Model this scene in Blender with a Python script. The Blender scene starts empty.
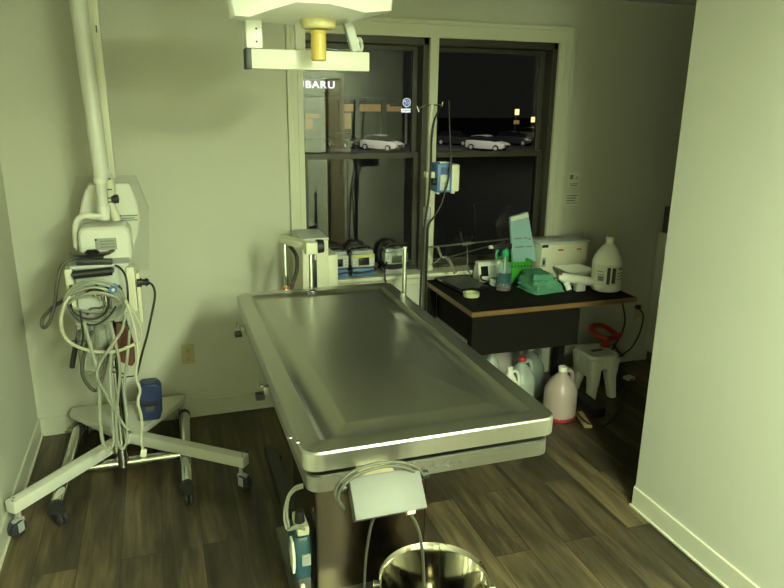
import bpy, bmesh, math, random
from mathutils import Vector, Matrix, Euler
random.seed(4)
S = bpy.context.scene
COL = S.collection
PI = math.pi
# ---------------------------------------------------------------- camera model (metres, room axes)
FPX = 684.212
CAM = Vector((0, 0, 1.85))
YAW, PITCH, ROLL = 0.32755, 0.28122, 0.01291
CF = Vector((math.sin(YAW)*math.cos(PITCH), math.cos(YAW)*math.cos(PITCH), -math.sin(PITCH)))
_r = Vector((math.cos(YAW), -math.sin(YAW), 0)); _u = _r.cross(CF)
CR = _r*math.cos(ROLL) + _u*math.sin(ROLL)
CU = _u*math.cos(ROLL) - _r*math.sin(ROLL)
def at(x, y, Y=None, Z=None, X=None):
    q = CF + CR*((x-392)/FPX) - CU*((y-294)/FPX)
    if Y is not None: return CAM + q*(Y/q.y)
    if Z is not None: return CAM + q*((Z-CAM.z)/q.z)
    return CAM + q*(X/q.x)
cam = bpy.data.objects.new('camera', bpy.data.cameras.new('camera')); COL.objects.link(cam)
m3 = Matrix((CR, CU, -CF)).transposed()
cam.matrix_world = Matrix.Translation(CAM) @ m3.to_4x4()
cam.data.sensor_width = 36; cam.data.lens = FPX*36/784; cam.data.clip_end = 400; cam.data.clip_start = .05
S.camera = cam
# ---------------------------------------------------------------- materials
MAT = {}
def pm(name, c, rough=.5, metal=0, var=.06, vscale=12, bump=0, bscale=60, stretch=(1,1,1), spec=.5, alpha=1, emit=None, es=0, coat=0):
    m = bpy.data.materials.new(name); m.use_nodes = True
    nt = m.node_tree; n = nt.nodes; l = nt.links
    b = n['Principled BSDF']
    tc = n.new('ShaderNodeTexCoord'); mp = n.new('ShaderNodeMapping'); mp.inputs['Scale'].default_value = stretch
    l.new(tc.outputs['Object'], mp.inputs['Vector'])
    nz = n.new('ShaderNodeTexNoise'); nz.inputs['Scale'].default_value = vscale; nz.inputs['Detail'].default_value = 4
    l.new(mp.outputs['Vector'], nz.inputs['Vector'])
    mx = n.new('ShaderNodeMix'); mx.data_type = 'RGBA'
    mx.inputs['A'].default_value = (*[max(0, v*(1-var)) for v in c], 1)
    mx.inputs['B'].default_value = (*[min(1, v*(1+var)) for v in c], 1)
    l.new(nz.outputs['Fac'], mx.inputs['Factor']); l.new(mx.outputs['Result'], b.inputs['Base Color'])
    b.inputs['Roughness'].default_value = rough; b.inputs['Metallic'].default_value = metal
    b.inputs['Specular IOR Level'].default_value = spec; b.inputs['Coat Weight'].default_value = coat
    b.inputs['Alpha'].default_value = alpha
    if bump:
        bz = n.new('ShaderNodeTexNoise'); bz.inputs['Scale'].default_value = bscale; bz.inputs['Detail'].default_value = 3
        l.new(mp.outputs['Vector'], bz.inputs['Vector'])
        bp = n.new('ShaderNodeBump'); bp.inputs['Strength'].default_value = bump; bp.inputs['Distance'].default_value = .01
        l.new(bz.outputs['Fac'], bp.inputs['Height']); l.new(bp.outputs['Normal'], b.inputs['Normal'])
    if emit:
        b.inputs['Emission Color'].default_value = (*emit, 1); b.inputs['Emission Strength'].default_value = es
    MAT[name] = m
    return m
pm('wall_paint', (.56,.55,.465), .75, var=.025, vscale=3, bump=.12, bscale=180, spec=.3)
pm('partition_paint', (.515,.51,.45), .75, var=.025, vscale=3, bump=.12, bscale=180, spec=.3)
pm('ceiling_paint', (.62,.61,.54), .9, var=.04, vscale=20, bump=.3, bscale=90)
pm('trim_paint', (.60,.59,.46), .45, var=.02)
pm('vinyl_base', (.57,.56,.46), .4, var=.03)
pm('bronze', (.050,.042,.032), .45, metal=.3, var=.1)
pm('door_tan', (.17,.125,.07), .5, var=.15, vscale=4, stretch=(1,1,.1))
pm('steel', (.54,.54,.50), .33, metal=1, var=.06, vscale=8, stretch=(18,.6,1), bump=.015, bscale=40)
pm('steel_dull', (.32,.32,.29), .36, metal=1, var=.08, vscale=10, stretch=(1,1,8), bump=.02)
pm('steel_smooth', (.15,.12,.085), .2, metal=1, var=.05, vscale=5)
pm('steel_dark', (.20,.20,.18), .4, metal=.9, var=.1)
pm('chrome', (.68,.68,.64), .14, metal=1, var=.03)
pm('mirror_steel', (.46,.44,.37), .09, metal=1, var=.03)
pm('brushed_box', (.11,.11,.102), .6, metal=.5, var=.07, vscale=14, stretch=(1,6,1))
pm('white_metal', (.63,.62,.55), .38, var=.03)
pm('white_plastic', (.71,.70,.62), .35, var=.03)
pm('cream_plastic', (.64,.62,.47), .42, var=.04)
pm('lamp_shell', (.78,.78,.73), .3, var=.015)
pm('grey_plastic', (.34,.35,.33), .45, var=.05)
pm('light_grey', (.50,.51,.48), .45, var=.05)
pm('pump_shell', (.40,.44,.43), .4, var=.05)
pm('dark_grey', (.07,.07,.068), .5, var=.1)
pm('black', (.012,.012,.013), .45, var=.2)
pm('black_gloss', (.010,.010,.012), .15, var=.2)
pm('rubber', (.022,.022,.024), .6, var=.2)
pm('yellow_handle', (.56,.42,.09), .35, var=.07)
pm('pale_yellow', (.62,.55,.27), .4, var=.04)
pm('yellow_green', (.58,.56,.11), .4, var=.05)
pm('blue_plastic', (.016,.028,.105), .4, var=.12)
pm('pump_blue', (.06,.16,.38), .4, var=.08)
pm('teal_blue', (.018,.062,.085), .4, var=.1)
pm('blue_knob', (.04,.13,.30), .3, var=.05)
pm('hose_grey', (.27,.28,.22), .42, var=.06)
pm('hose_dark', (.065,.065,.05), .6, var=.06)
pm('cord_white', (.42,.405,.30), .42, var=.06)
pm('brown_leather', (.12,.043,.022), .5, var=.2, bump=.2)
pm('orange', (.75,.16,.03), .4, var=.05)
pm('red', (.42,.028,.02), .35, var=.06)
pm('green_cloth', (.085,.235,.15), .9, var=.12, vscale=25, bump=.12, bscale=150, spec=.1)
pm('green_plastic', (.05,.33,.03), .4, var=.08)
pm('green_trigger', (.02,.30,.13), .35, var=.06)
pm('blue_paper', (.25,.40,.42), .7, var=.06, bump=.2, bscale=20)
pm('paper', (.62,.61,.50), .8, var=.02)
pm('ink', (.045,.05,.045), .7, var=.05)
pm('ink_soft', (.17,.18,.14), .7, var=.05)
pm('ink_blue', (.06,.09,.22), .6, var=.05)
pm('label_grey', (.30,.31,.27), .4, var=.25, vscale=60)
pm('wood_edge', (.16,.085,.03), .45, var=.12, stretch=(1,8,1))
pm('desk_black', (.008,.0065,.0055), .8, var=.2, spec=.12)
pm('pine', (.50,.38,.15), .6, var=.15, stretch=(1,8,1))
pm('tape_green', (.52,.55,.30), .6, var=.05)
pm('lcd', (.10,.12,.085), .2, var=.05)
pm('almond', (.52,.44,.24), .4, var=.03)
pm('asphalt', (.03,.03,.028), .9, var=.3, vscale=2)
pm('car_white', (.55,.55,.52), .3, var=.02, coat=.5)
pm('car_dark', (.03,.03,.035), .3, var=.02, coat=.5)
pm('car_silver', (.30,.30,.29), .3, var=.02, coat=.5)
pm('car_glass', (.01,.012,.014), .08, var=.02)
pm('facade', (.05,.045,.035), .8, var=.1)
pm('sign_glow', (.9,.9,.9), .5, emit=(.93,.97,1), es=.36)
pm('emblem_blue', (.05,.14,.32), .4, emit=(.12,.32,.60), es=.12)
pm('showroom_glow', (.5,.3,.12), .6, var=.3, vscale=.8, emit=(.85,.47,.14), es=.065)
pm('lamp_glow', (.9,.8,.5), .5, emit=(1,.75,.3), es=.5)
pm('wrap_lens', (.8,.8,.8), .6, emit=(.82,1,.63), es=60)
def see(name, c, t, rough=.3, var=.04):
    m = pm(name, c, rough, var=var); nt = m.node_tree; n = nt.nodes; l = nt.links
    b = n['Principled BSDF']; o = n['Material Output']
    tr = n.new('ShaderNodeBsdfTransparent'); mx = n.new('ShaderNodeMixShader'); mx.inputs['Fac'].default_value = t
    tr.inputs['Color'].default_value = (*[min(1, .6+.4*v/max(c)) for v in c], 1)
    l.new(b.outputs['BSDF'], mx.inputs[1]); l.new(tr.outputs['BSDF'], mx.inputs[2]); l.new(mx.outputs['Shader'], o.inputs['Surface'])
    return m
see('jug_clear', (.44,.47,.43), .30)
see('jug_smoky', (.24,.28,.26), .4)
see('jug_milky', (.56,.50,.46), .25)
see('jug_pink', (.50,.40,.37), .25)
see('clear_plastic', (.48,.50,.44), .62)
see('spray_clear', (.22,.30,.30), .6)
see('acrylic', (.52,.52,.52), .96)
pm('pink_fluid', (.52,.40,.36), .4, var=.03)
pm('red_fluid', (.30,.022,.035), .3, var=.05)
def glass():
    m = bpy.data.materials.new('window_glass'); m.use_nodes = True; n = m.node_tree.nodes; l = m.node_tree.links
    n.remove(n['Principled BSDF']); o = n['Material Output']
    lw = n.new('ShaderNodeLayerWeight'); lw.inputs['Blend'].default_value = .5
    p = n.new('ShaderNodeMath'); p.operation = 'POWER'; p.inputs[1].default_value = 5
    a = n.new('ShaderNodeMath'); a.operation = 'MULTIPLY_ADD'; a.inputs[1].default_value = .94; a.inputs[2].default_value = .05
    l.new(lw.outputs['Facing'], p.inputs[0]); l.new(p.outputs[0], a.inputs[0])
    t = n.new('ShaderNodeBsdfTransparent'); t.inputs['Color'].default_value = (.93,.94,.92,1)
    g = n.new('ShaderNodeBsdfGlossy'); g.inputs['Roughness'].default_value = 0.0
    x = n.new('ShaderNodeMixShader'); l.new(a.outputs[0], x.inputs['Fac']); l.new(t.outputs[0], x.inputs[1]); l.new(g.outputs[0], x.inputs[2])
    l.new(x.outputs[0], o.inputs['Surface']); MAT['window_glass'] = m
glass()
def wood_floor():
    m = bpy.data.materials.new('plank_floor'); m.use_nodes = True; nt = m.node_tree; n = nt.nodes; l = nt.links; b = n['Principled BSDF']
    tc = n.new('ShaderNodeTexCoord'); mp = n.new('ShaderNodeMapping'); mp.inputs['Rotation'].default_value = (0, 0, PI/2); mp.inputs['Location'].default_value = (.3, .07, 0)
    l.new(tc.outputs['Object'], mp.inputs['Vector'])
    br = n.new('ShaderNodeTexBrick'); br.offset = .37; br.inputs['Scale'].default_value = 1
    br.inputs['Brick Width'].default_value = 1.22; br.inputs['Row Height'].default_value = .165; br.inputs['Mortar Size'].default_value = .0018
    br.inputs['Color1'].default_value = (0,0,0,1); br.inputs['Color2'].default_value = (1,1,1,1); br.inputs['Mortar'].default_value = (0,0,0,1); br.inputs['Bias'].default_value = 0
    l.new(mp.outputs['Vector'], br.inputs['Vector'])
    # grain stretched along the plank, shifted per plank
    add = n.new('ShaderNodeVectorMath'); add.operation = 'MULTIPLY_ADD'
    l.new(br.outputs['Color'], add.inputs[0]); add.inputs[1].default_value = (7,13,3); l.new(mp.outputs['Vector'], add.inputs[2])
    m2 = n.new('ShaderNodeMapping'); m2.inputs['Scale'].default_value = (1.6, 16, 1); l.new(add.outputs[0], m2.inputs['Vector'])
    g = n.new('ShaderNodeTexNoise'); g.inputs['Scale'].default_value = 1.6; g.inputs['Detail'].default_value = 7; g.inputs['Roughness'].default_value = .62; g.inputs['Distortion'].default_value = .7
    l.new(m2.outputs[0], g.inputs['Vector'])
    m4 = n.new('ShaderNodeMapping'); m4.inputs['Scale'].default_value = (.9, 4.5, 1); l.new(add.outputs[0], m4.inputs['Vector'])
    big = n.new('ShaderNodeTexNoise'); big.inputs['Scale'].default_value = 1.5; big.inputs['Detail'].default_value = 3; l.new(m4.outputs[0], big.inputs['Vector'])
    cr = n.new('ShaderNodeValToRGB'); e = cr.color_ramp.elements
    e[0].position = .30; e[0].color = (.011,.008,.005,1); e[1].position = .72; e[1].color = (.165,.117,.062,1)
    k = e.new(.5); k.color = (.055,.042,.026,1)
    mixf = n.new('ShaderNodeMath'); mixf.operation = 'MULTIPLY_ADD'; mixf.inputs[1].default_value = .55
    sc = n.new('ShaderNodeMath'); sc.operation = 'MULTIPLY_ADD'; sc.inputs[1].default_value = .5; sc.inputs[2].default_value = -.02
    l.new(big.outputs['Fac'], sc.inputs[0]); l.new(g.outputs['Fac'], mixf.inputs[0]); l.new(sc.outputs[0], mixf.inputs[2])
    pl = n.new('ShaderNodeMath'); pl.operation = 'MULTIPLY_ADD'; pl.inputs[1].default_value = .16
    sep = n.new('ShaderNodeSeparateColor'); l.new(br.outputs['Color'], sep.inputs[0]); l.new(sep.outputs[0], pl.inputs[0])
    sb = n.new('ShaderNodeMath'); sb.operation = 'SUBTRACT'; sb.inputs[1].default_value = .085; l.new(mixf.outputs[0], sb.inputs[0]); l.new(sb.outputs[0], pl.inputs[2])
    l.new(pl.outputs[0], cr.inputs['Fac'])
    mor = n.new('ShaderNodeMix'); mor.data_type = 'RGBA'; l.new(br.outputs['Fac'], mor.inputs['Factor']); l.new(cr.outputs['Color'], mor.inputs['A']); mor.inputs['B'].default_value = (.022,.017,.011,1)
    l.new(mor.outputs['Result'], b.inputs['Base Color']); b.inputs['Roughness'].default_value = .42; b.inputs['Specular IOR Level'].default_value = .4
    bp = n.new('ShaderNodeBump'); bp.inputs['Strength'].default_value = .08; bp.inputs['Distance'].default_value = .01; l.new(g.outputs['Fac'], bp.inputs['Height']); l.new(bp.outputs[0], b.inputs['Normal'])
    MAT['plank_floor'] = m
wood_floor()
# ---------------------------------------------------------------- mesh helpers
ORG = {}
def org(o):
    return ORG[o.name] if o is not None else Vector((0,0,0))
class MB:
    def __init__(s): s.bm = bmesh.new()
    def poly(s, vs, fs):
        v = [s.bm.verts.new(Vector(p)) for p in vs]
        for f in fs:
            try: s.bm.faces.new([v[i] for i in f])
            except ValueError: pass
        return v
    def box(s, c, d, R=None, bev=0, seg=2):
        c = Vector(c); b2 = bmesh.new(); bmesh.ops.create_cube(b2, size=1)
        for v in b2.verts: v.co = Vector((v.co.x*d[0], v.co.y*d[1], v.co.z*d[2]))
        if bev: bmesh.ops.bevel(b2, geom=b2.edges[:], offset=bev, segments=seg, profile=.6, affect='EDGES')
        s._merge(b2, c, R); return s
    def _merge(s, b2, c, R=None):
        b2.verts.index_update()
        mp = []
        for v in b2.verts:
            p = v.co.copy()
            if R is not None: p = R @ p
            mp.append(s.bm.verts.new(p+c))
        for f in b2.faces:
            try: s.bm.faces.new([mp[v.index] for v in f.verts])
            except ValueError: pass
        b2.free()
    def b2(s, lo, hi, bev=0, seg=2):
        lo = Vector(lo); hi = Vector(hi); return s.box((lo+hi)/2, hi-lo, None, bev, seg)
    def tube(s, pts, r, n=8, smooth=True, sub=6, cap=True, closed=False):
        P = [Vector(p) for p in pts]
        if smooth and len(P) > 2:
            Q = []; L = len(P)
            rng = range(L) if closed else range(L-1)
            for i in rng:
                if closed: p0, p1, p2, p3 = P[i-1], P[i], P[(i+1)%L], P[(i+2)%L]
                else: p0 = P[max(i-1,0)]; p1 = P[i]; p2 = P[i+1]; p3 = P[min(i+2,L-1)]
                for k in range(sub):
                    t = k/sub
                    Q.append(.5*((2*p1)+(-p0+p2)*t+(2*p0-5*p1+4*p2-p3)*t*t+(-p0+3*p1-3*p2+p3)*t**3))
            if not closed: Q.append(P[-1])
            P = Q
        L = len(P); rings = []
        up = None
        for i, p in enumerate(P):
            if closed: t = P[(i+1)%L]-P[i-1]
            else: t = P[min(i+1,L-1)]-P[max(i-1,0)]
            if t.length < 1e-9: t = Vector((0,0,1))
            t.normalize()
            if up is None:
                up = Vector((0,0,1)) if abs(t.z) < .9 else Vector((1,0,0))
            a = up - t*up.dot(t)
            if a.length < 1e-6: a = t.orthogonal()
            a.normalize(); up = a; b = t.cross(a)
            rr = r[i*(len(r)-1)//max(1,L-1)] if isinstance(r, (list,tuple)) else r
            rings.append([s.bm.verts.new(p + a*rr*math.cos(2*PI*k/n) + b*rr*math.sin(2*PI*k/n)) for k in range(n)])
        for i in range(L if closed else L-1):
            A = rings[i]; B = rings[(i+1)%L]
            for k in range(n): s.bm.faces.new((A[k], A[(k+1)%n], B[(k+1)%n], B[k]))
        if cap and not closed:
            s.bm.faces.new(list(reversed(rings[0]))); s.bm.faces.new(rings[-1])
        return s
    def cyl(s, a, b, r0, r1=None, n=20):
        r1 = r0 if r1 is None else r1
        a = Vector(a); b = Vector(b); t = (b-a).normalized(); x = t.orthogonal().normalized(); y = t.cross(x)
        A = [s.bm.verts.new(a+(x*math.cos(2*PI*k/n)+y*math.sin(2*PI*k/n))*r0) for k in range(n)]
        B = [s.bm.verts.new(b+(x*math.cos(2*PI*k/n)+y*math.sin(2*PI*k/n))*r1) for k in range(n)]
        for k in range(n): s.bm.faces.new((A[k], A[(k+1)%n], B[(k+1)%n], B[k]))
        s.bm.faces.new(list(reversed(A))); s.bm.faces.new(B); return s
    def lathe(s, c, prof, n=28, R=None, sx=1, sy=1, power=2):
        """prof: [(r,z)...]; a radius of 0 closes the end; power > 2 squares the section"""
        c = Vector(c); rings = []
        for r, z in prof:
            if r <= 0: pts = [Vector((0,0,z))]
            else:
                pts = []
                for k in range(n):
                    t = 2*PI*k/n; ct, st = math.cos(t), math.sin(t)
                    q = (abs(ct)**power+abs(st)**power)**(-1/power)
                    pts.append(Vector((r*ct*q*sx, r*st*q*sy, z)))
            rings.append([s.bm.verts.new(c+((R @ p) if R is not None else p)) for p in pts])
        for A, B in zip(rings, rings[1:]):
            if len(A) == 1 and len(B) == 1: continue
            for k in range(n):
                if len(A) == 1: s.bm.faces.new((A[0], B[(k+1)%n], B[k]))
                elif len(B) == 1: s.bm.faces.new((A[k], A[(k+1)%n], B[0]))
                else: s.bm.faces.new((A[k], A[(k+1)%n], B[(k+1)%n], B[k]))
        return s
    def loft(s, loops, cap=True, closed=True):
        R = [[s.bm.verts.new(Vector(p)) for p in lp] for lp in loops]; n = len(R[0])
        for A, B in zip(R, R[1:]):
            for k in range(n if closed else n-1): s.bm.faces.new((A[k], A[(k+1)%n], B[(k+1)%n], B[k]))
        if cap: s.bm.faces.new(list(reversed(R[0]))); s.bm.faces.new(R[-1])
        return s
    def prism(s, pts, d):
        """extrude a planar outline (3-D points) by vector d"""
        d = Vector(d); return s.loft([[Vector(p) for p in pts], [Vector(p)+d for p in pts]])
    def build(s, name, mat, parent=None, bevel=0, smooth=True, solid=0, sub=0, angle=35, label=None):
        bm = s.bm
        bmesh.ops.recalc_face_normals(bm, faces=bm.faces[:])
        if parent is not None: base = org(parent)
        else:
            xs = [v.co for v in bm.verts]
            base = Vector(((min(p.x for p in xs)+max(p.x for p in xs))/2, (min(p.y for p in xs)+max(p.y for p in xs))/2, min(p.z for p in xs)))
        for v in bm.verts: v.co -= base
        me = bpy.data.meshes.new(name); bm.to_mesh(me); bm.free()
        me.materials.append(MAT[mat] if isinstance(mat, str) else mat)
        if smooth:
            for p in me.polygons: p.use_smooth = True
            me.set_sharp_from_angle(angle=math.radians(angle))
        o = bpy.data.objects.new(name, me); COL.objects.link(o)
        if parent is not None: o.parent = parent
        else: o.location = base
        ORG[o.name] = base
        if solid:
            md = o.modifiers.new('solid', 'SOLIDIFY'); md.thickness = solid; md.offset = 0
        if bevel:
            md = o.modifiers.new('bevel', 'BEVEL'); md.width = bevel; md.segments = 2; md.limit_method = 'ANGLE'; md.angle_limit = math.radians(40)
        if sub:
            md = o.modifiers.new('sub', 'SUBSURF'); md.levels = sub; md.render_levels = sub
        if label: o['label'] = label
        return o
def tag(o, label, cat, group=None, kind=None):
    o['label'] = label; o['category'] = cat
    if group: o['group'] = group
    if kind: o['kind'] = kind
    return o
def thing(name, loc, label, cat, group=None):
    o = bpy.data.objects.new(name, None); COL.objects.link(o); o.location = loc; o.empty_display_size = .05
    ORG[o.name] = Vector(loc); return tag(o, label, cat, group)
def struct(mb, name, mat, label=None, bevel=0, parent=None, smooth=False):
    o = mb.build(name, mat, parent, bevel=bevel, smooth=smooth)
    if parent is None:
        o['kind'] = 'structure'
        if label: o['label'] = label
    return o
def text(name, body, size, c, mat, parent, R, ext=.0008, squash=1, font_bold=0):
    """lettering as a real mesh; c is its centre, R turns the text's xy plane into place"""
    cu = bpy.data.curves.new(name, 'FONT'); cu.body = body; cu.size = size; cu.align_x = 'CENTER'; cu.align_y = 'CENTER'; cu.extrude = ext; cu.offset = font_bold
    t = bpy.data.objects.new(name, cu); COL.objects.link(t)
    dg = bpy.context.evaluated_depsgraph_get(); me = bpy.data.meshes.new_from_object(t.evaluated_get(dg))
    bpy.data.objects.remove(t); bpy.data.curves.remove(cu)
    mb = MB()
    vs = [Vector(c) + R @ Vector((v.co.x*squash, v.co.y, v.co.z)) for v in me.vertices]
    mb.poly(vs, [tuple(p.vertices) for p in me.polygons]); bpy.data.meshes.remove(me)
    return mb.build(name, mat, parent, smooth=False)
RZ = lambda a: Matrix.Rotation(a, 3, 'Z')
RX = lambda a: Matrix.Rotation(a, 3, 'X')
RY = lambda a: Matrix.Rotation(a, 3, 'Y')
FACE = RX(PI/2)                       # text standing upright, read from -Y
def rrect(x0, x1, y0, y1, r, z, k=5):
    out = []
    for cx, cy, a0 in ((x1-r,y1-r,0),(x0+r,y1-r,90),(x0+r,y0+r,180),(x1-r,y0+r,270)):
        for i in range(k+1):
            a = math.radians(a0+90*i/k); out.append(Vector((cx+r*math.cos(a), cy+r*math.sin(a), z)))
    return out
def rrect_xz(x0, x1, z0, z1, r, y, k=5):
    return [Vector((p.x, y, p.y)) for p in rrect(x0, x1, z0, z1, r, 0, k)]
# ================================================================ SETTING
D = 3.905; XL = -.745; CEIL = 2.44; PX = 2.009; PY = 2.319; XR = 4.3; YB = -2.6
WX0, WX1, WZ0, WZ1 = .785, 2.39, .80, 2.18
fl = MB().b2((XL-.15, YB-.15, -.1), (XR+.15, D+.16, 0)); struct(fl, 'floor', 'plank_floor', 'brown wood plank floor')
struct(MB().b2((XL-.15, YB-.15, CEIL), (XR+.15, D+.16, CEIL+.1)), 'ceiling', 'ceiling_paint', 'white ceiling')
w = MB()
w.b2((XL-.15, D, 0), (WX0, D+.16, CEIL)); w.b2((WX1, D, 0), (XR+.15, D+.16, CEIL)); w.b2((WX0, D, 0), (WX1, D+.16, WZ0)); w.b2((WX0, D, WZ1), (WX1, D+.16, CEIL))
struct(w, 'wall_back', 'wall_paint', 'back wall around the window')
struct(MB().b2((XL-.15, YB, 0), (XL, D, CEIL)), 'wall_left', 'wall_paint', 'left wall')
struct(MB().b2((XL-.15, YB-.15, 0), (XR+.15, YB, CEIL)), 'wall_front', 'wall_paint', 'wall behind the viewer')
struct(MB().b2((XR, YB, 0), (XR+.15, D, CEIL)), 'wall_far_right', 'wall_paint', 'side wall of the space past the partition')
pw = MB(); pw.b2((PX, .35, 0), (PX+.12, PY, CEIL)); pw.b2((PX, YB, 0), (PX+.12, -.55, CEIL)); pw.b2((PX, -.55, 2.05), (PX+.12, .35, CEIL))
struct(pw, 'wall_right', 'partition_paint', 'pale partition wall with a free end')
dr = struct(MB().b2((PX+.03, -.53, .01), (PX+.07, .33, 2.04)), 'door_1', 'door_tan', 'tan wooden door in the partition wall', bevel=.003)
hd = MB(); hd.cyl((PX+.03, .25, 1.0), (PX-.02, .25, 1.0), .012); hd.tube([(PX-.02,.25,1.0),(PX-.025,.2,1.0),(PX-.02,.14,1.0)], .009)
hd.build('door_handle', 'chrome', dr)
t1 = MB()
t1.b2((PX-.012, -.62, 0), (PX+.005, -.53, 2.12)); t1.b2((PX-.012, .33, 0), (PX+.005, .42, 2.12)); t1.b2((PX-.012, -.53, 2.04), (PX+.005, .33, 2.12))
struct(t1, 'trim_1', 'trim_paint', 'door casing', bevel=.004)
def base(name, segs):
    b = MB()
    for lo, hi in segs: b.b2(lo, hi)
    struct(b, name, 'vinyl_base', 'pale cove baseboard', bevel=.003)
base('baseboard_back', [((XL, D-.012, 0), (XR, D, .105)), ((XL, D-.02, 0), (XR, D, .012))])
base('baseboard_left', [((XL, YB, 0), (XL+.012, D-.013, .105)), ((XL, YB, 0), (XL+.02, D-.022, .012))])
base('baseboard_right', [((PX-.012, .43, 0), (PX, PY, .105)), ((PX-.02, .43, 0), (PX, PY+.008, .012)), ((PX, PY, 0), (PX+.12, PY+.010, .105))])
# window casing, stool, apron
c = MB(); y0 = D-.022
c.b2((WX0-.085, y0, WZ0-.03), (WX0+.004, D+.005, WZ1+.09)); c.b2((WX1-.004, y0, WZ0-.03), (WX1+.105, D+.005, WZ1+.09)); c.b2((WX0, y0, WZ1-.004), (WX1, D+.005, WZ1+.09))
c.b2((WX0-.085, y0-.008, WZ0-.03), (WX0-.060, D, WZ1+.09)); c.b2((WX1+.08, y0-.008, WZ0-.03), (WX1+.105, D, WZ1+.09)); c.b2((WX0-.085, y0-.008, WZ1+.066), (WX1+.105, D, WZ1+.09))
c.b2((WX1+.03, y0-.004, WZ0-.03), (WX1+.04, D, WZ1)); c.b2((WX0-.03, y0-.004, WZ0-.03), (WX0-.022, D, WZ1))
struct(c, 'trim_2', 'trim_paint', 'cream casing around the double window', bevel=.003)
MX0, MX1 = 1.535, 1.588
struct(MB().b2((MX0, D-.022, WZ0), (MX1, D+.10, WZ1)), 'trim_3', 'trim_paint', 'cream mullion between the two windows', bevel=.003)
sl = MB(); sl.b2((WX0-.10, D-.10, WZ0-.022), (WX1+.12, D+.06, WZ0+.002)); sl.b2((WX0-.08, D-.018, WZ0-.085), (WX1+.10, D, WZ0-.022))
struct(sl, 'trim_4', 'trim_paint', 'cream window stool and apron', bevel=.004)
RAIL = 1.508
def window(n, x0, x1, lab):
    z0, z1 = WZ0+.002, WZ1
    f = MB()
    jam = .035; jl = .008
    f.b2((x0, D+.0, z0), (x0+jl, D+.15, z1)); f.b2((x1-jam, D+.0, z0), (x1, D+.15, z1)); f.b2((x0, D+.0, z1-.045), (x1, D+.15, z1)); f.b2((x0, D+.03, z0), (x1, D+.15, z0+.02))
    root = struct(f, 'window_%d' % n, 'bronze', lab, bevel=.002)
    for nm, a, b, yy in (('upper_sash', RAIL-.018, z1-.04, D+.105), ('lower_sash', z0+.02, RAIL+.018, D+.065)):
        s = MB(); t = .034; xa, xb = x0+jl-.004, x1-jam+.004; tl = .012 if nm == 'upper_sash' else .03
        s.b2((xa, yy-.014, a), (xa+tl, yy+.014, b)); s.b2((xb-t, yy-.014, a), (xb, yy+.014, b)); s.b2((xa+tl, yy-.014, a), (xb-t, yy+.014, a+t)); s.b2((xa+tl, yy-.014, b-t), (xb-t, yy+.014, b))
        so = s.build(nm, 'bronze', root, bevel=.002, smooth=False)
        MB().b2((xa+tl-.004, yy-.003, a+t-.004), (xb-t+.004, yy+.003, b-t+.004)).build('pane', 'window_glass', so, smooth=False)
window(1, WX0, MX0, 'dark bronze double-hung window left of the mullion')
window(2, MX1, WX1, 'dark bronze double-hung window right of the mullion')
# ceiling fixtures (above and behind the viewer's frame)
def wrap_light(x, y, lab):
    t = thing('ceiling_light', (x, y, CEIL-.10), lab, 'ceiling light', 'ceiling fluorescent fixtures')
    MB().b2((x-.14, y-.62, CEIL-.022), (x+.14, y+.62, CEIL), .004).build('tray', 'white_metal', t)
    k = MB(); k.loft([[(x+a, yy, CEIL-z) for a, z in ((-.125,.024),(-.115,.07),(-.07,.098),(.07,.098),(.115,.07),(.125,.024))] for yy in (y-.60, y+.60)]); k.build('diffuser', 'wrap_lens', t)
    for yy in (y-.61, y+.61): MB().b2((x-.13, yy-.010, CEIL-.10), (x+.13, yy+.010, CEIL-.022), .004).build('end_cap', 'white_plastic', t)
wrap_light(1.12, -.30, 'wraparound ceiling fluorescent fixture nearer the table')
wrap_light(1.12, -1.80, 'wraparound ceiling fluorescent fixture nearer the rear wall')
# ================================================================ SURGICAL TABLE
TX0, TX1, TY0, TY1, TZ = .300, 1.062, 1.580, 3.165, .95
tb = thing('surgical_table', ((TX0+TX1)/2, 2.3, 0), 'large stainless steel surgical table with a recessed top in the middle of the room', 'table')
def ins(d, z, r): return rrect(TX0+d, TX1-d, TY0+d, TY1-d, max(.004, r), z, 6)
top = MB()
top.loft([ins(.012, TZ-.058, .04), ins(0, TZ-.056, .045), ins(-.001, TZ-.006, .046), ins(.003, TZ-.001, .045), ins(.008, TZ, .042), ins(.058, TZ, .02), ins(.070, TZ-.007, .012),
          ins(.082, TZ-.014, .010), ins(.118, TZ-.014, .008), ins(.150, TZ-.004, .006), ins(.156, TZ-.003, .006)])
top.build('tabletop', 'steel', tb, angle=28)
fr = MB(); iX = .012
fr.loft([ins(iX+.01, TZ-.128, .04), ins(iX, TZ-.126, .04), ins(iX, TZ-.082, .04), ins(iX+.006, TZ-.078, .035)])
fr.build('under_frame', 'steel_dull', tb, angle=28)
for x in (TX0+.16, TX1-.16):
    for y in (TY0+.2, 2.35, TY1-.2): MB().b2((x-.04, y-.06, TZ-.082), (x+.04, y+.06, TZ-.056)).build('spacer', 'black', tb)
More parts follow.
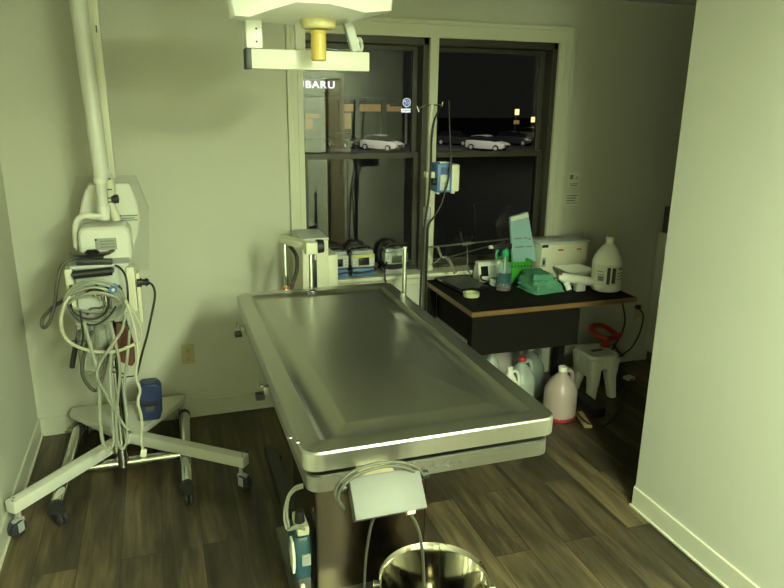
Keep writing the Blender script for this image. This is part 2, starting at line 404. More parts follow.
# marks and holes on the frame's near edge
yF = TY0+iX
for i, (px, sz) in enumerate(((424,.006),(430,.004),(436,.008),(443,.004),(447,.009),(453,.007),(460,.004))):
    p = at(px, 469.2-(px-424)*.19, Y=yF)
    MB().cyl((p.x, yF-.0015, TZ-.103), (p.x, yF+.004, TZ-.103), sz, n=14).build('bolt_hole', 'dark_grey', tb)
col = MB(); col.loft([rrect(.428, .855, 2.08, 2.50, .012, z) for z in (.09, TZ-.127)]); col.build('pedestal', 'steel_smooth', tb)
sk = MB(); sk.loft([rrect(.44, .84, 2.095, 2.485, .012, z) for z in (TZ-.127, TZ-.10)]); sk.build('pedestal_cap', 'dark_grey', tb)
bp = MB(); bp.loft([rrect(.350, .92, 1.96, 2.52, .012, .05), rrect(.350, .92, 1.96, 2.52, .012, .095)]); bp.build('base_plate', 'steel_dark', tb)
for x in (.405, .80): MB().b2((x, 2.60, .06), (x+.06, 3.22, .11)).build('base_rail', 'black', tb, bevel=.006)
def caster(parent, x, y, top, r=.034, w=.026, ang=0, twin=True, fork='grey_plastic', tyre='rubber'):
    R = RZ(ang); P = Vector((x, y, 0))
    k = MB(); k.cyl(P+Vector((0,0,top)), P+Vector((0,0,2*r+.004)), .009)
    k.box(P+R @ Vector((.010,0,r*1.75)), (r*1.3, w*.8, r*.7), R, .004)
    for s in (-1, 1): k.box(P+R @ Vector((.016,s*w*.62,r*1.25)), (r*.8, .003, r*1.2), R)
    c0 = k.build('caster', fork, parent)
    ax = R @ Vector((0,1,0)); ce = P + R @ Vector((.020,0,r))
    wl = MB()
    for s in ((-1,1) if twin else (0,)):
        cc = ce + ax*s*w*.33; hw = w*(.26 if twin else .4)
        wl.lathe(cc, [(0,-hw),(r*.8,-hw),(r,-hw*.5),(r,hw*.5),(r*.8,hw),(0,hw)], 20, Matrix((R @ Vector((1,0,0)), Vector((0,0,1)), ax)).transposed())
    wl.build('wheel', tyre, c0)
caster(tb, .435, 3.17, .07, .036, .03, .6); caster(tb, .83, 3.17, .07, .036, .03, .6)
caster(tb, .41, 2.03, .06, .024, .03, .6); caster(tb, .85, 2.03, .06, .024, .03, .6)
# rail clamps on the left edge
for py in (331, 381):
    p = at(240 if py < 350 else 262, py, X=TX0-.018)
    k = MB(); k.box((TX0-.004, p.y, TZ-.085), (.022, .03, .03), None, .004); k.box((TX0-.018, p.y+.006, TZ-.075), (.012, .018, .018), None, .003)
    cl = k.build('rail_clamp', 'steel_dull', tb)
    MB().b2((TX0-.042, p.y-.014, TZ-.118), (TX0-.010, p.y+.014, TZ-.094), .004).build('knob', 'black', cl)
    MB().cyl((TX0-.026, p.y+.03, TZ-.085), (TX0-.026, p.y+.03, TZ-.058), .003).build('pin', 'steel_dull', cl)
for px, py in ((290, 437), (297.5, 441.5)):
    p = at(px, py, Z=TZ)
    MB().lathe((p.x, p.y, TZ-.0012), [(.0085,0),(.007,.003),(.003,.0042),(0,.0045)], 12).build('rivet', 'steel_dull', tb)
# --- stainless control box hung from the near edge
a = at(346.5, 483, Y=1.505); b = at(416.5, 470, Y=1.505)
zt = (a.z+b.z)/2; xa, xb = a.x, b.x
bx = thing('control_box', ((xa+xb)/2, 1.5, zt-.1), 'small brushed steel box with grey cables hanging tilted from the table\'s near edge', 'control box')
Rb = RX(math.radians(-40)); cen = Vector(((xa+xb)/2+.004, 1.505-.028, zt-.036))
MB().box(cen, (xb-xa, .036, .106), Rb, .003).build('housing', 'brushed_box', bx)
br = MB(); br.box(cen+Rb @ Vector((0,.028,.046)), (xb-xa-.03, .03, .012), Rb, .002)
br.b2((xa+.05, 1.50, zt-.022), (xb-.05, TY0+iX, zt-.012)); br.build('bracket', 'almond', bx)
for s in (-1, 1):
    k = MB(); q = cen + Rb @ Vector((s*(xb-xa)/2, .012, .035)); k.cyl(q, q+Vector((s*.013,0,0)), .010); k.cyl(q+Vector((s*.013,0,0)), q+Vector((s*.03,0,0)), .014, .012)
    k.build('side_knob', 'black', bx)
MB().box(cen+Rb @ Vector((.052,-.004,-.056)), (.022, .022, .01), Rb, .001).build('cable_gland', 'almond', bx)
for off in (0, 1):
    k = MB(); pts = []
    for (px, py, yy) in ((341,505,1.50),(335,494,1.49),(340,482,1.48),(354,471,1.48),(374,464,1.48),(396,462,1.485),(414,466,1.49),(424,476,1.50)):
        q = at(px + (3 if off else 0)*(1 if px < 380 else -1), py+off*4, Y=yy); pts.append(q)
    k.tube(pts, .0045); k.build('cable', 'hose_dark', bx)
k = MB(); k.tube([at(*q[:2], Y=q[2]) for q in ((406,508,1.44),(414,520,1.46),(420,536,1.5),(423,560,1.55),(424,588,1.62),(424,640,1.7))], .0045); k.build('cable', 'hose_dark', bx)
k = MB(); k.tube([at(*q[:2], Y=q[2]) for q in ((374,517,1.45),(370,530,1.5),(366,556,1.6),(364,588,1.7),(362,640,1.78))], .0042); k.build('cable', 'hose_dark', bx)
# --- steel kick bucket
bc = Vector((.745, 1.73, 0)); bk = thing('kick_bucket', bc, 'round polished steel bucket on the floor under the hanging box', 'bucket')
MB().lathe(bc, [(0,.052),(.10,.050),(.125,.06),(.172,.340),(.179,.349),(.181,.352),(.179,.355),(.175,.350),(.168,.338),(.121,.064),(.10,.056),(0,.056)], 48).build('pail', 'mirror_steel', bk)
for s, an in ((-1, 2.78), (1, -.36)):
    dv = Vector((math.cos(an), math.sin(an), 0)); q = bc + dv*.178 + Vector((0,0,.318))
    k = MB(); k.cyl(q-dv*.012, q+dv*.014, .009, n=12); k.cyl(q+dv*.012, q+dv*.02, .013, n=12); k.build('handle_lug', 'steel_dull', bk)
rg = MB(); rg.tube([bc+Vector((.132*math.cos(i*PI/10), .132*math.sin(i*PI/10), .062)) for i in range(20)], .008, closed=True); rg.build('wheel_ring', 'steel_dull', bk)
for i in range(4): caster(bk, bc.x+.132*math.cos(.6+i*PI/2), bc.y+.132*math.sin(.6+i*PI/2), .055, .02, .018, i)
# --- pump unit on the base plate
pu = thing('suction_pump', (.375, 1.99, .095), 'blue and white electric pump unit on the table base beside the pedestal', 'pump')
p0 = at(294, 563, Y=1.95)
X0, X1 = .318, .392
MB().b2((.335, 1.885, .096), (.391, 2.045, .20), .010).build('motor', 'dark_grey', pu)
k = MB(); k.loft([rrect(.325, .392, 1.88, 2.05, .02, .20), rrect(.320, .392, 1.875, 2.055, .02, .225), rrect(.322, .392, 1.88, 2.05, .02, .37), rrect(.330, .390, 1.89, 2.04, .015, .385)]); k.build('body', 'teal_blue', pu)
k = MB(); k.loft([[Vector((.314+(0.004 if i else 0), y, z)) for y, z in ((1.885,.23),(1.945,.23),(1.955,.30),(1.94,.37),(1.895,.37),(1.88,.30))] if i == 0 else [Vector((.326, y, z)) for y, z in ((1.885,.23),(1.945,.23),(1.955,.30),(1.94,.37),(1.895,.37),(1.88,.30))] for i in (0,1)]); k.build('side_panel', 'white_plastic', pu)
MB().b2((.352, 1.871, .265), (.388, 1.879, .315)).build('rating_label', 'label_grey', pu)
MB().cyl((.352, 1.884, .165), (.352, 1.872, .165), .010).build('dial', 'white_plastic', pu)
MB().b2((.340, 1.90, .385), (.391, 2.03, .425), .008).build('valve_block', 'cream_plastic', pu)
MB().cyl((.360, 1.95, .425), (.360, 1.95, .475), .022, .018).build('cap', 'black', pu)
pu.location = (.394, 2.15, .095); pu.scale = (.85, .85, .88)
for o_ in (0, .012):
    k = MB(); k.tube([(.37,1.90,.415),(.335,1.885,.44+o_),(.312-o_,1.90,.43),(.305-o_,1.93,.47+o_),(.315,1.95,.535+o_),(.345,1.96,.565+o_),(.38,1.955,.575+o_)], .0055); k.build('hose', 'hose_grey', pu)
# ================================================================ EXAM LIGHT (upper centre)
ex = thing('exam_light', (.47, 2.2, CEIL), 'white ceiling exam light with a yellow grip hanging over the table', 'lamp')
YF = 1.98
el, ec, er = at(234, 19, Y=YF), at(312, 3, Y=YF), at(397, 14, Y=YF)
uz = at(317, 18, Y=2.16).z
secs = []
xs = [(-1.0,.0),(-.965,.35),(-.80,.8),(-.5,1),(-.20,1),(0,1),(.20,1),(.40,1),(.62,.9),(.965,.35),(1.0,.0)]
cx = ec.x; hwL = cx-el.x; hwR = er.x-cx
for t, f in xs:
    x = cx + (t*hwL if t < 0 else t*hwR)
    e = el.z if t < 0 else er.z
    fb = e + (ec.z-e)*min(1, max(0, ((.92 if t < 0 else .62)-abs(t))/(.70 if t < 0 else .40))) + (.012 if abs(t) > .9 else 0)
    ub = uz - .004 + (.02 if abs(t) > .9 else 0)
    w = .035 + .0*f
    yb = YF + .12 + .28*f; yf = YF + .05*(1-f)
    fl_ = 1.05
    xt = cx + (x-cx)*fl_
    secs.append([(x, yf, fb), (xt, yf+.02, fb+.06), (xt, yf+.06, uz+.13), (xt, yb-.03, uz+.13), (xt, yb, uz+.06), (x, yb-.02, ub), (x, yf+.06, ub if ub < fb else fb-.002)])
k = MB(); k.loft(secs); hd = k.build('lamp_head', 'lamp_shell', ex, bevel=.004, angle=30)
k = MB(); q = at(318, 14, Y=2.17); k.lathe((q.x, 2.17, uz), [(0,-.030),(.044,-.030),(.052,-.024),(.056,0),(.056,.012),(0,.012)], 28); k.build('grip_collar', 'pale_yellow', ex)
zb = at(317, 61, Y=2.17).z
prof = [(0, zb)]
rr = .0235
prof += [(rr*.8, zb), (rr, zb+.004)]
for i in range(6): prof += [(rr*.97, zb+.01+i*.009), (rr, zb+.014+i*.009)]
prof += [(rr*.96, zb+.075), (rr*.93, uz-.05), (rr*1.1, uz-.034), (0, uz-.034)]
k = MB(); k.lathe((q.x, 2.17, 0), prof, 24); k.build('sterile_grip', 'yellow_handle', ex)
YBR = 2.30
bl, brt = at(246, 58, Y=YBR), at(367, 63, Y=YBR); zc = (bl.z+brt.z)/2
MB().b2((bl.x, YBR-.03, zc-.030), (brt.x, YBR+.03, zc+.030), .004).build('crossbar', 'white_metal', ex)
MB().b2((bl.x-.004, YBR-.031, zc-.031), (bl.x+.014, YBR+.031, zc+.031), .002).build('end_cap', 'black', ex)
ul = at(244, 20, Y=YBR).x; ur = at(261, 20, Y=YBR).x
k = MB(); k.b2((ul, YBR-.028, zc+.030), (ur, YBR+.028, uz+.03), .008); ub_ = k.build('upright', 'lamp_shell', ex)
for zz in (.05, .088): MB().cyl(((ul+ur)/2+.006, YBR-.0295, zc+zz), ((ul+ur)/2+.006, YBR-.020, zc+zz), .0035, n=10).build('screw_hole', 'black', ub_)
p1, p2 = at(345, 14, Y=YBR), at(356, 52, Y=YBR)
k = MB(); dvec = (Vector(p2)-Vector(p1)); ang = math.atan2(dvec.x, -dvec.z)
k.box((Vector(p1)+Vector(p2))/2, (.030, .03, dvec.length), RY(-ang), .004); k.build('swing_arm', 'light_grey', ex)
k = MB(); h0 = at(359, 55, Y=YBR-.01)
k.tube([h0+Vector((-.012,0,-.002)), h0+Vector((0,0,.004)), h0+Vector((.010,0,.022)), h0+Vector((.006,0,.046)), h0+Vector((-.002,0,.05)), h0+Vector((-.004,0,.03))], .005); k.build('cable_loop', 'light_grey', ex)
MB().cyl((.46, 2.34, uz+.12), (.46, 2.34, CEIL), .03).build('drop_tube', 'white_metal', ex)
MB().lathe((.46, 2.34, CEIL-.03), [(0,0),(.09,0),(.10,.012),(.10,.03),(0,.03)], 28).build('ceiling_mount', 'white_metal', ex)
k = MB(); k.b2((.445, 2.29, zc+.02), (.475, 2.32, uz+.01)); k.build('hanger', 'white_metal', ex)
# ================================================================ X-RAY UNIT on a white wheeled base
xr = thing('x_ray_unit', (-.25, 3.5, 0), 'white upright x-ray unit with tall folded arm and splayed wheeled base in the corner', 'x-ray machine')
k = MB()
pl = [Vector((-.255,3.44,.13)), Vector((-.19,3.47,.13)), Vector((.035,3.80,.13)), Vector((.045,3.86,.13)), Vector((-.56,3.86,.13)), Vector((-.565,3.80,.13)), Vector((-.32,3.47,.13))]
k.prism(pl, (0,0,.035)); k.build('base_plate', 'white_metal', xr, bevel=.004)
def leg(a, b, w=.052, h=.055, z=.147):
    a = Vector((*a, z)); b = Vector((*b, z)); d = b-a; an = math.atan2(d.y, d.x)
    o = MB().box((a+b)/2, (d.length, w, h), RZ(an), .004).build('leg', 'white_metal', xr)
    for s in (-1, 1):
        q = b - d.normalized()*.02
        MB().cyl(q+Vector((0,s*.012,h/2-.001)), q+Vector((0,s*.012,h/2+.002)), .004, n=8).build('screw', 'dark_grey', o)
leg((-.24, 3.47), (-.712, 2.925)); leg((-.27, 3.47), (.292, 3.02))
caster(xr, -.688, 2.95, .12, .038, .034, -2.2); caster(xr, .265, 3.03, .12, .038, .034, -.9)
caster(xr, -.50, 3.80, .13, .038, .03, 1.5); caster(xr, -.0, 3.79, .13, .038, .03, 1.5)
MB().cyl((-.297, 3.60, .16), (-.297, 3.60, 1.08), .028).build('column', 'white_metal', xr)
# rear plate
def P(px, py, yy): return at(px, py, Y=yy)
ypl = 3.60
outl = [(89,183),(129,183),(134,193),(138,206),(140,218),(138,236),(133,252),(127,268),(122,274),(100,274),(88,266),(82,250),(79,232),(79,215),(81,203),(85,190)]
k = MB(); k.prism([P(x, y, ypl) for x, y in outl], (0,.035,0)); rp = k.build('rear_plate', 'white_plastic', xr, bevel=.010)
q = P(128.5, 218, ypl)
st = MB().box(q+Vector((0,-.0015,0)), (.098, .002, .036)).build('sticker', 'paper', rp)
def line(c, w, h, mat, parent, name='printed_line'): return MB().box(c, (w, .0012, h)).build(name, mat, parent, smooth=False)
for dz, w, o_ in ((.012,.086,0),(0,.07,-.006),(-.010,.08,0)):
    line(q+Vector((o_,-.0032,dz)), w, .004, 'ink_blue', st)
MB().cyl(q+Vector((-.038,-.0028,.012)), q+Vector((-.038,-.0038,.012)), .006, n=12).build('printed_mark', 'ink', st)
# clear plastic wall sheet behind
# arm
a0, a1 = P(102, 178, 3.47), P(78, 0, 3.47)
d_ = (a1-a0); top_ = a0 + d_*((2.37-a0.z)/d_.z)
k = MB(); k.tube([a0, top_], .036, 20, smooth=False); k.build('arm_tube', 'white_metal', xr)
b0, b1 = P(110, 178, 3.55), P(91, 0, 3.55); d2 = b1-b0; t2 = b0 + d2*((2.37-b0.z)/d2.z)
k = MB(); ang = math.atan2(d2.x, d2.z); k.box((b0+t2)/2, (.055, .04, (t2-b0).length), RY(ang), .006); k.build('arm_channel', 'cream_plastic', xr)
k = MB(); k.box((top_+t2)/2+Vector((0,0,-.01)), (.12, .15, .07), RY(ang), .015); k.build('arm_hinge', 'white_metal', xr)
# clip on arm channel
MB().box(P(96.5, 29, 3.52), (.006,.006,.03)).build('clip', 'dark_grey', xr)
j0, j1, j2 = P(100, 177, 3.47), P(101, 183, 3.47), P(104, 217, 3.47)
k = MB(); k.tube([j0, j1], .032, 20, smooth=False); k.build('collar', 'white_plastic', xr)
k = MB(); k.tube([j1, j2], .024, 20, smooth=False); k.build('joint_tube', 'white_metal', xr)
k = MB(); k.tube([P(103.2,206,3.47), P(104,219,3.47)], .027, 20, smooth=False); k.build('collar', 'white_plastic', xr)
k = MB(); k.tube([P(107,174,3.54), P(110,190,3.54), P(111,205,3.54), P(117,221,3.53)], [.026,.024,.022,.02], 16); s_ = k.build('second_joint', 'cream_plastic', xr)
for py in (179, 189.5, 198, 202): 
    q = P(108+(py-178)*.1, py, 3.515); MB().box(q, (.026,.006,.006)).build('groove_mark', 'dark_grey', s_)
k = MB(); q = P(115, 199, 3.53); k.lathe(q, [(0,-.02),(.02,-.016),(.022,0),(.02,.016),(0,.02)], 16, RY(PI/2)); k.build('release_knob', 'black', xr)
k = MB(); k.tube([P(104,215,3.46), P(96,216,3.45), P(84,216,3.44), P(77,221,3.44), P(75.5,232,3.44), P(77,248,3.44)], .0145, 14); k.build('yoke', 'white_metal', xr)
h1, h2 = P(82, 263, 3.43), P(130, 224, 3.43)
k = MB()
k.loft([rrect_xz(h1.x+d, h2.x-d, h1.z+d, h2.z-d, r, y, 6) for d, r, y in ((.012,.03,3.375),(.002,.035,3.385),(0,.036,3.40),(0,.036,3.53),(.004,.034,3.545),(.02,.03,3.55))])
th = k.build('tube_head', 'white_plastic', xr)
q = P(106, 244, 3.375); lb = MB().box(q+Vector((0,-.001,0)), (.092,.003,.055)).build('rating_plate', 'label_grey', th)
MB().cyl(q+Vector((-.042,-.001,.022)), q+Vector((-.042,-.005,.022)), .005, n=10).build('indicator', 'black', th)
for dz in (.014, 0, -.014): MB().box(q+Vector((.006,-.003,dz)), (.06,.001,.004)).build('printed_line', 'ink_soft', lb)
line(P(116,262,3.374)+Vector((.0,0,0)), .03, .006, 'dark_grey', th, 'maker_mark')
# acrylic sheet screwed to the wall behind it
k = MB(); ya = D-.012
k.prism([at(x, y, Y=ya) for x, y in ((70,208),(75.5,176),(137,176),(149,208),(149,270),(70,270))], (0,.004,0)); aw = k.build('wall_panel', 'acrylic', None)
tag(aw, 'clear plastic sheet fixed to the wall behind the x-ray arm', 'panel')
k = MB(); k.tube([at(x, y, Y=ya-.001) for x, y in ((69,209),(75.5,176),(86,175.5))], .0022, 6, smooth=False); k.build('edge_strip', 'trim_paint', aw)
k = MB(); k.tube([at(x, y, Y=ya-.001) for x, y in ((117,175.5),(136,175.5),(149,208))], .0022, 6, smooth=False); k.build('edge_strip', 'trim_paint', aw)
# ================================================================ CHROME EQUIPMENT STAND in front of it
cs = thing('equipment_stand', (-.26, 3.29, 0), 'chrome tube stand on four black casters carrying a cream instrument panel in the corner', 'stand')
for x0, x1 in ((-.545, -.520), (.012, .030)):
    k = MB(); k.tube([(x0, 2.97, .088), (x1, 3.74, .088)], .030, 16, smooth=False); r_ = k.build('foot_rail', 'chrome', cs)
    for xx, yy, s in ((x0, 2.97, -1), (x1, 3.74, 1)):
        MB().cyl((xx, yy-s*.012, .088), (xx, yy+s*.012, .088), .033).build('end_cap', 'black', r_)
for xx, yy, an in ((-.545,2.985,-.9),(.012,2.985,-1.5),(-.522,3.70,1.2),(.03,3.70,1.5)): caster(cs, xx, yy, .088, .030, .034, an, True, 'black', 'rubber')
k = MB(); k.tube([(-.535, 3.29, .088), (.022, 3.29, .088)], .025, 16, smooth=False); k.build('cross_tube', 'chrome', cs)
k = MB(); k.tube([(-.280, 3.285, .075), (-.272, 3.29, 1.0)], .029, 16, smooth=False); k.build('pole', 'chrome', cs)
# the panel
yP = 3.27
z_t = P(100, 266, yP).z; z_b = P(100, 322, yP).z
xl, xrr = P(68, 290, yP).x, P(136, 290, yP).x
k = MB()
k.b2((xl+.035, yP, z_b-.05), (xrr-.02, yP+.03, z_t), .006)
pn = k.build('back_panel', 'light_grey', cs)
k = MB(); k.b2((xl-.004, yP-.02, z_b+.03), (xl+.03, yP+.06, z_t-.002), .008); k.build('side_cheek', 'cream_plastic', cs)
k = MB(); k.b2((xrr-.035, yP-.02, z_b+.04), (xrr+.002, yP+.06, z_t-.01), .008); k.build('side_cheek', 'cream_plastic', cs)
k = MB(); k.b2((xrr+.004, yP+.0, z_b-.02), (xrr+.022, yP+.07, z_t-.045), .004); k.build('side_bracket', 'cream_plastic', cs)
ba, bb = P(73, 275, yP-.03), P(112, 271, yP-.03)
k = MB(); k.tube([ba, bb], .019, 16, smooth=False); hb = k.build('push_handle', 'black', cs)
for q_ in (ba, bb): k = MB(); k.cyl(q_+Vector((0,.0,0)), q_+Vector((0,.045,0)), .010); k.build('handle_post', 'dark_grey', hb)
# shelf ledge on top of panel
k = MB(); k.b2((xl+.02, yP-.02, z_t-.004), (xrr-.02, yP+.13, z_t+.010), .004); k.build('top_shelf', 'light_grey', cs)
# hooks
for px in (73, 120):
    q_ = P(px, 288, yP-.03); k = MB(); k.tube([q_+Vector((0,.03,-.01)), q_+Vector((0,-.03,-.012)), q_+Vector((0,-.06,-.005)), q_+Vector((0,-.065,.03))], .007, 10); k.build('hose_hook', 'dark_grey', cs)
k = MB(); q_ = P(113.5, 288, yP-.11); k.cyl(q_+Vector((0,.01,0)), q_+Vector((0,-.03,0)), .020, .018); kb = k.build('blue_knob', 'blue_knob', cs); kb['label'] = 'bright blue knob'
MB().cyl(q_+Vector((0,-.03,0)), q_+Vector((0,-.034,0)), .007).build('knob_centre', 'white_plastic', kb)
# central valve cluster
k = MB(); q_ = P(95, 290, yP-.02)
k.lathe(q_, [(0,-.03),(.02,-.028),(.024,0),(.02,.02),(0,.03)], 14); k.cyl(q_+Vector((-.04,0,-.005)), q_+Vector((.05,0,.004)), .009); k.cyl(q_+Vector((0,.03,0)), q_+Vector((0,-.04,.0)), .010); k.cyl(q_+Vector((.02,0,-.05)), q_+Vector((.01,0,.03)), .009)
k.build('valve', 'chrome', cs)
# two hanging canisters
for px, py0, py1, r_ in ((86, 322, 372, .036), (104, 318, 362, .040)):
    t_, b_ = P(px, py0, yP-.03), P(px+3, py1, yP-.03); h = t_.z-b_.z
    k = MB(); k.lathe(b_, [(0,0),(r_*.7,.0),(r_,.02),(r_,h*.8),(r_*.85,h*.95),(r_*.5,h)], 20); cn = k.build('canister', 'clear_plastic', cs)
    k = MB(); k.lathe(b_+Vector((0,0,h-.005)), [(0,.02),(r_*.8,.02),(r_*.9,.012),(r_*.9,0),(0,0)], 20); k.build('canister_lid', 'light_grey', cn)
    k = MB(); k.tube([t_+Vector((0,0,.01)), t_+Vector((.02,.03,.05)), P(100,308,yP)], .006); k.build('canister_tube', 'hose_dark', cn)
k = MB(); k.b2((-.33, yP+.0, z_b-.14), (-.19, yP+.025, z_b+.0), .004); k.build('lower_panel', 'grey_plastic', cs)
for dz in (.30, .36):
    pass
# brown leather sling on the right
k = MB()
oL = [(116,322),(128,326),(134,344),(135,362),(132,367),(120,362),(115,344)]
k.prism([P(x, y, yP-.015) for x, y in oL], (0,.03,0)); lt = k.build('leather_pouch', 'brown_leather', cs, bevel=.006)
k = MB(); k.tube([P(80,330,yP-.03), P(76,345,yP-.03), P(73,360,yP-.03), P(72,368,yP-.03)], [.010,.012,.012,.008], 10); k.build('black_strap', 'black', cs)
for (pa, pb) in (((112,372),(126,374)),((118,378),(134,376)),((72,341),(86,341))):
    k = MB(); k.tube([P(*pa,yP-.045), P(*pb,yP-.045)], .004, 8, smooth=False); k.build('cable_tie', 'black', cs)
# --- things resting on / hanging from the stand
dsh = P(93, 259, 3.36)
dz0 = z_t+.010
ds = thing('steel_dish', (P(93,260,3.345).x, 3.345, dz0), 'shallow steel dish with a dark knob on top of the instrument panel', 'dish')
k = MB(); k.lathe((ds.location.x, 3.345, dz0), [(0,.0),(.045,0),(.048,.02),(.085,.030),(.100,.042),(.096,.042),(.080,.034),(0,.030)], 28, sy=.55); k.build('bowl', 'steel_dull', ds)
MB().lathe((ds.location.x, 3.345, dz0+.030), [(0,0),(.028,0),(.032,.012),(.02,.022),(0,.024)], 20, sy=.6).build('knob', 'black_gloss', ds)
q_ = P(95, 267.5, 3.255)
pb = thing('power_brick', (q_.x, 3.27, z_t+.01), 'black power supply brick with a lead lying on the front of the instrument panel', 'power adapter')
MB().box((q_.x, 3.262, z_t+.0235), (.150, .034, .026), RY(.06), .006).build('case', 'black', pb)
k = MB(); k.tube([P(112,264.5,3.262), P(119,267,3.24), P(125,275,3.20), P(127.5,288,3.19), P(128,305,3.19)], .005); k.build('lead', 'black', pb)
# coiled grey hose
co = MB()
for i in range(5):
    dx = random.uniform(-1.5,1.5); dy = random.uniform(-2,2); tp = 281+i*3.4; bt = 325-i*3.0; yy = 3.16+.009*i
    ring = []
    for kk in range(16):
        a_ = 2*PI*kk/16
        px = 95.5+dx+(30.5-i*.8)*math.sin(a_); py = (tp+bt)/2+dy - (bt-tp)/2*math.cos(a_)
        if math.cos(a_) > 0: py += 2*abs(math.sin(a_))
        ring.append(at(px, py, Y=yy - .03*math.cos(a_)))
    co.tube(ring, .0062, 8, closed=True, sub=3)
co = co.build('coiled_hose', 'hose_grey'); tag(co, 'grey rubber hose coiled over the hooks of the instrument panel', 'hose')
def cord(name, mat, r, pts, label, cat='cable', sub=6, plug=None):
    k = MB(); k.tube([at(x, y, Y=yy) for x, y, yy in pts], r, 8, sub=sub)
    if plug is None:
        o = k.build(name, mat); return tag(o, label, cat)
    P0 = at(*pts[0][:2], Y=pts[0][2])
    t = thing(name, P0, label, cat); k.build('lead', mat, t); plug(t); return t
cord('looped_hose', 'hose_dark', .0085, ((82,257,3.33),(72,259,3.3),(62,266,3.28),(57,284,3.26),(55,302,3.26),(51,318,3.26),(46,327,3.27),(42,326,3.28),(43,318,3.29),(52,308,3.28),(62,301,3.25),(70,294,3.22)), 'thick grey hose drooping in a loop to the left of the coil', 'hose')
def plug_usb(t):
    q = at(143.5, 453, Y=3.02); MB().box(q, (.026,.014,.038), RY(.2), .003).build('connector', 'paper', t)
cord('white_cable', 'cord_white', .0075, ((70,296,3.15),(64,306,3.14),(61,322,3.13),(65,337,3.12),(76,346,3.11),(92,351,3.10),(106,352,3.10),(118,351,3.10),(128,347,3.10),(136,343,3.11),(142,335,3.12),(137,318,3.13),(127,304,3.15),(121,292,3.18)), 'cream cable sagging round the front of the hose coil')
cord('dropped_cable', 'cord_white', .0068, ((125,298,3.16),(131,315,3.13),(136,335,3.10),(138,355,3.08),(136,375,3.06),(140,390,3.05),(138,402,3.04),(141,415,3.03),(142,428,3.02),(141,440,3.02),(143,449,3.02)), 'cream cable hanging down with a connector at its end', 'cable', plug=plug_usb)
hl = 'grey hose hanging in a long loop below the coil, '
cord('hanging_hose', 'hose_grey', .0080, ((84,322,3.12),(90,345,3.10),(96,365,3.08),(99,390,3.07),(100,420,3.06),(103,442,3.05),(109,450,3.05),(114,440,3.06),(113,420,3.08),(111,395,3.1),(110,370,3.12),(113,340,3.15)), hl+'reaching furthest left', 'hose')
cord('hanging_hose', 'hose_grey', .0065, ((110,322,3.11),(116,345,3.09),(120,370,3.08),(118,395,3.07),(116,420,3.06),(118,442,3.05),(123,449,3.05),(127,438,3.06),(127,415,3.08),(124,390,3.1),(127,360,3.12),(130,330,3.15)), hl+'nearest the cream cable', 'hose')
cord('hanging_hose', 'hose_grey', .0065, ((126,312,3.13),(122,330,3.10),(112,345,3.08),(102,360,3.07),(97,375,3.06),(106,395,3.06),(116,412,3.07),(124,425,3.07),(134,432,3.05)), 'grey hose crossing diagonally in front of the hanging loops', 'hose')
cord('hanging_hose', 'hose_dark', .0085, ((92,330,3.16),(84,355,3.15),(82,372,3.15),(88,385,3.15),(97,390,3.15),(104,372,3.16),(107,345,3.17)), 'dark grey hose bent short behind the hanging loops', 'hose')
cord('black_cable', 'black', .0048, ((84,296,3.2),(90,290,3.18),(102,291,3.17),(108,298,3.17),(107,310,3.16),(97,318,3.15),(84,318,3.15),(72,310,3.16),(71,300,3.2)), 'thin black cable circling inside the hose coil')
cord('thin_black_lead', 'black', .0042, ((68,304,3.14),(74,316,3.13),(82,322,3.13),(92,325,3.12),(102,322,3.12),(110,315,3.13),(116,306,3.14)), 'thin black lead hanging across the front of the hose coil')
cord('black_tube', 'black', .0045, ((80,310,3.13),(82,325,3.13),(83,338,3.13),(80,350,3.13)), 'short black tube dangling left below the hose coil')
def plug_b(t):
    a_, b_ = at(137, 282.5, Y=3.28), at(149, 282, Y=3.28)
    k = MB(); k.tube([a_, a_*.6+b_*.4], .022, 14, smooth=False); k.tube([a_*.62+b_*.38, a_*.3+b_*.7], .015, 14, smooth=False); k.tube([a_*.3+b_*.7, b_], [.021,.014], 14, smooth=False); k.build('plug', 'black', t)
cord('plug_lead', 'black', .0055, ((148,282,3.28),(153,286,3.27),(155,295,3.26),(153,308,3.25),(150,322,3.24),(147,336,3.24),(143,350,3.24),(140,362,3.25),(137,375,3.28)), 'black lead with a plug stuck out on the right side of the panel', 'cable', plug=plug_b)
# --- blue battery box on the base plate
bl_ = thing('battery_box', (-.145, 3.62, .165), 'dark blue angular plastic box standing on the white base', 'box')
k = MB(); pts = [(x, 3.56, z) for x, z in ((-.205,.166),(-.095,.166),(-.080,.22),(-.076,.345),(-.10,.375),(-.175,.375),(-.20,.35),(-.188,.26))]
k.prism(pts, (0,.10,0)); k.build('case', 'blue_plastic', bl_, bevel=.010)
MB().b2((-.20,3.553,.255),(-.098,3.563,.275), .002).build('seam_band', 'black', bl_)
MB().b2((-.165,3.555,.22),(-.12,3.562,.25), .002).build('latch', 'dark_grey', bl_)
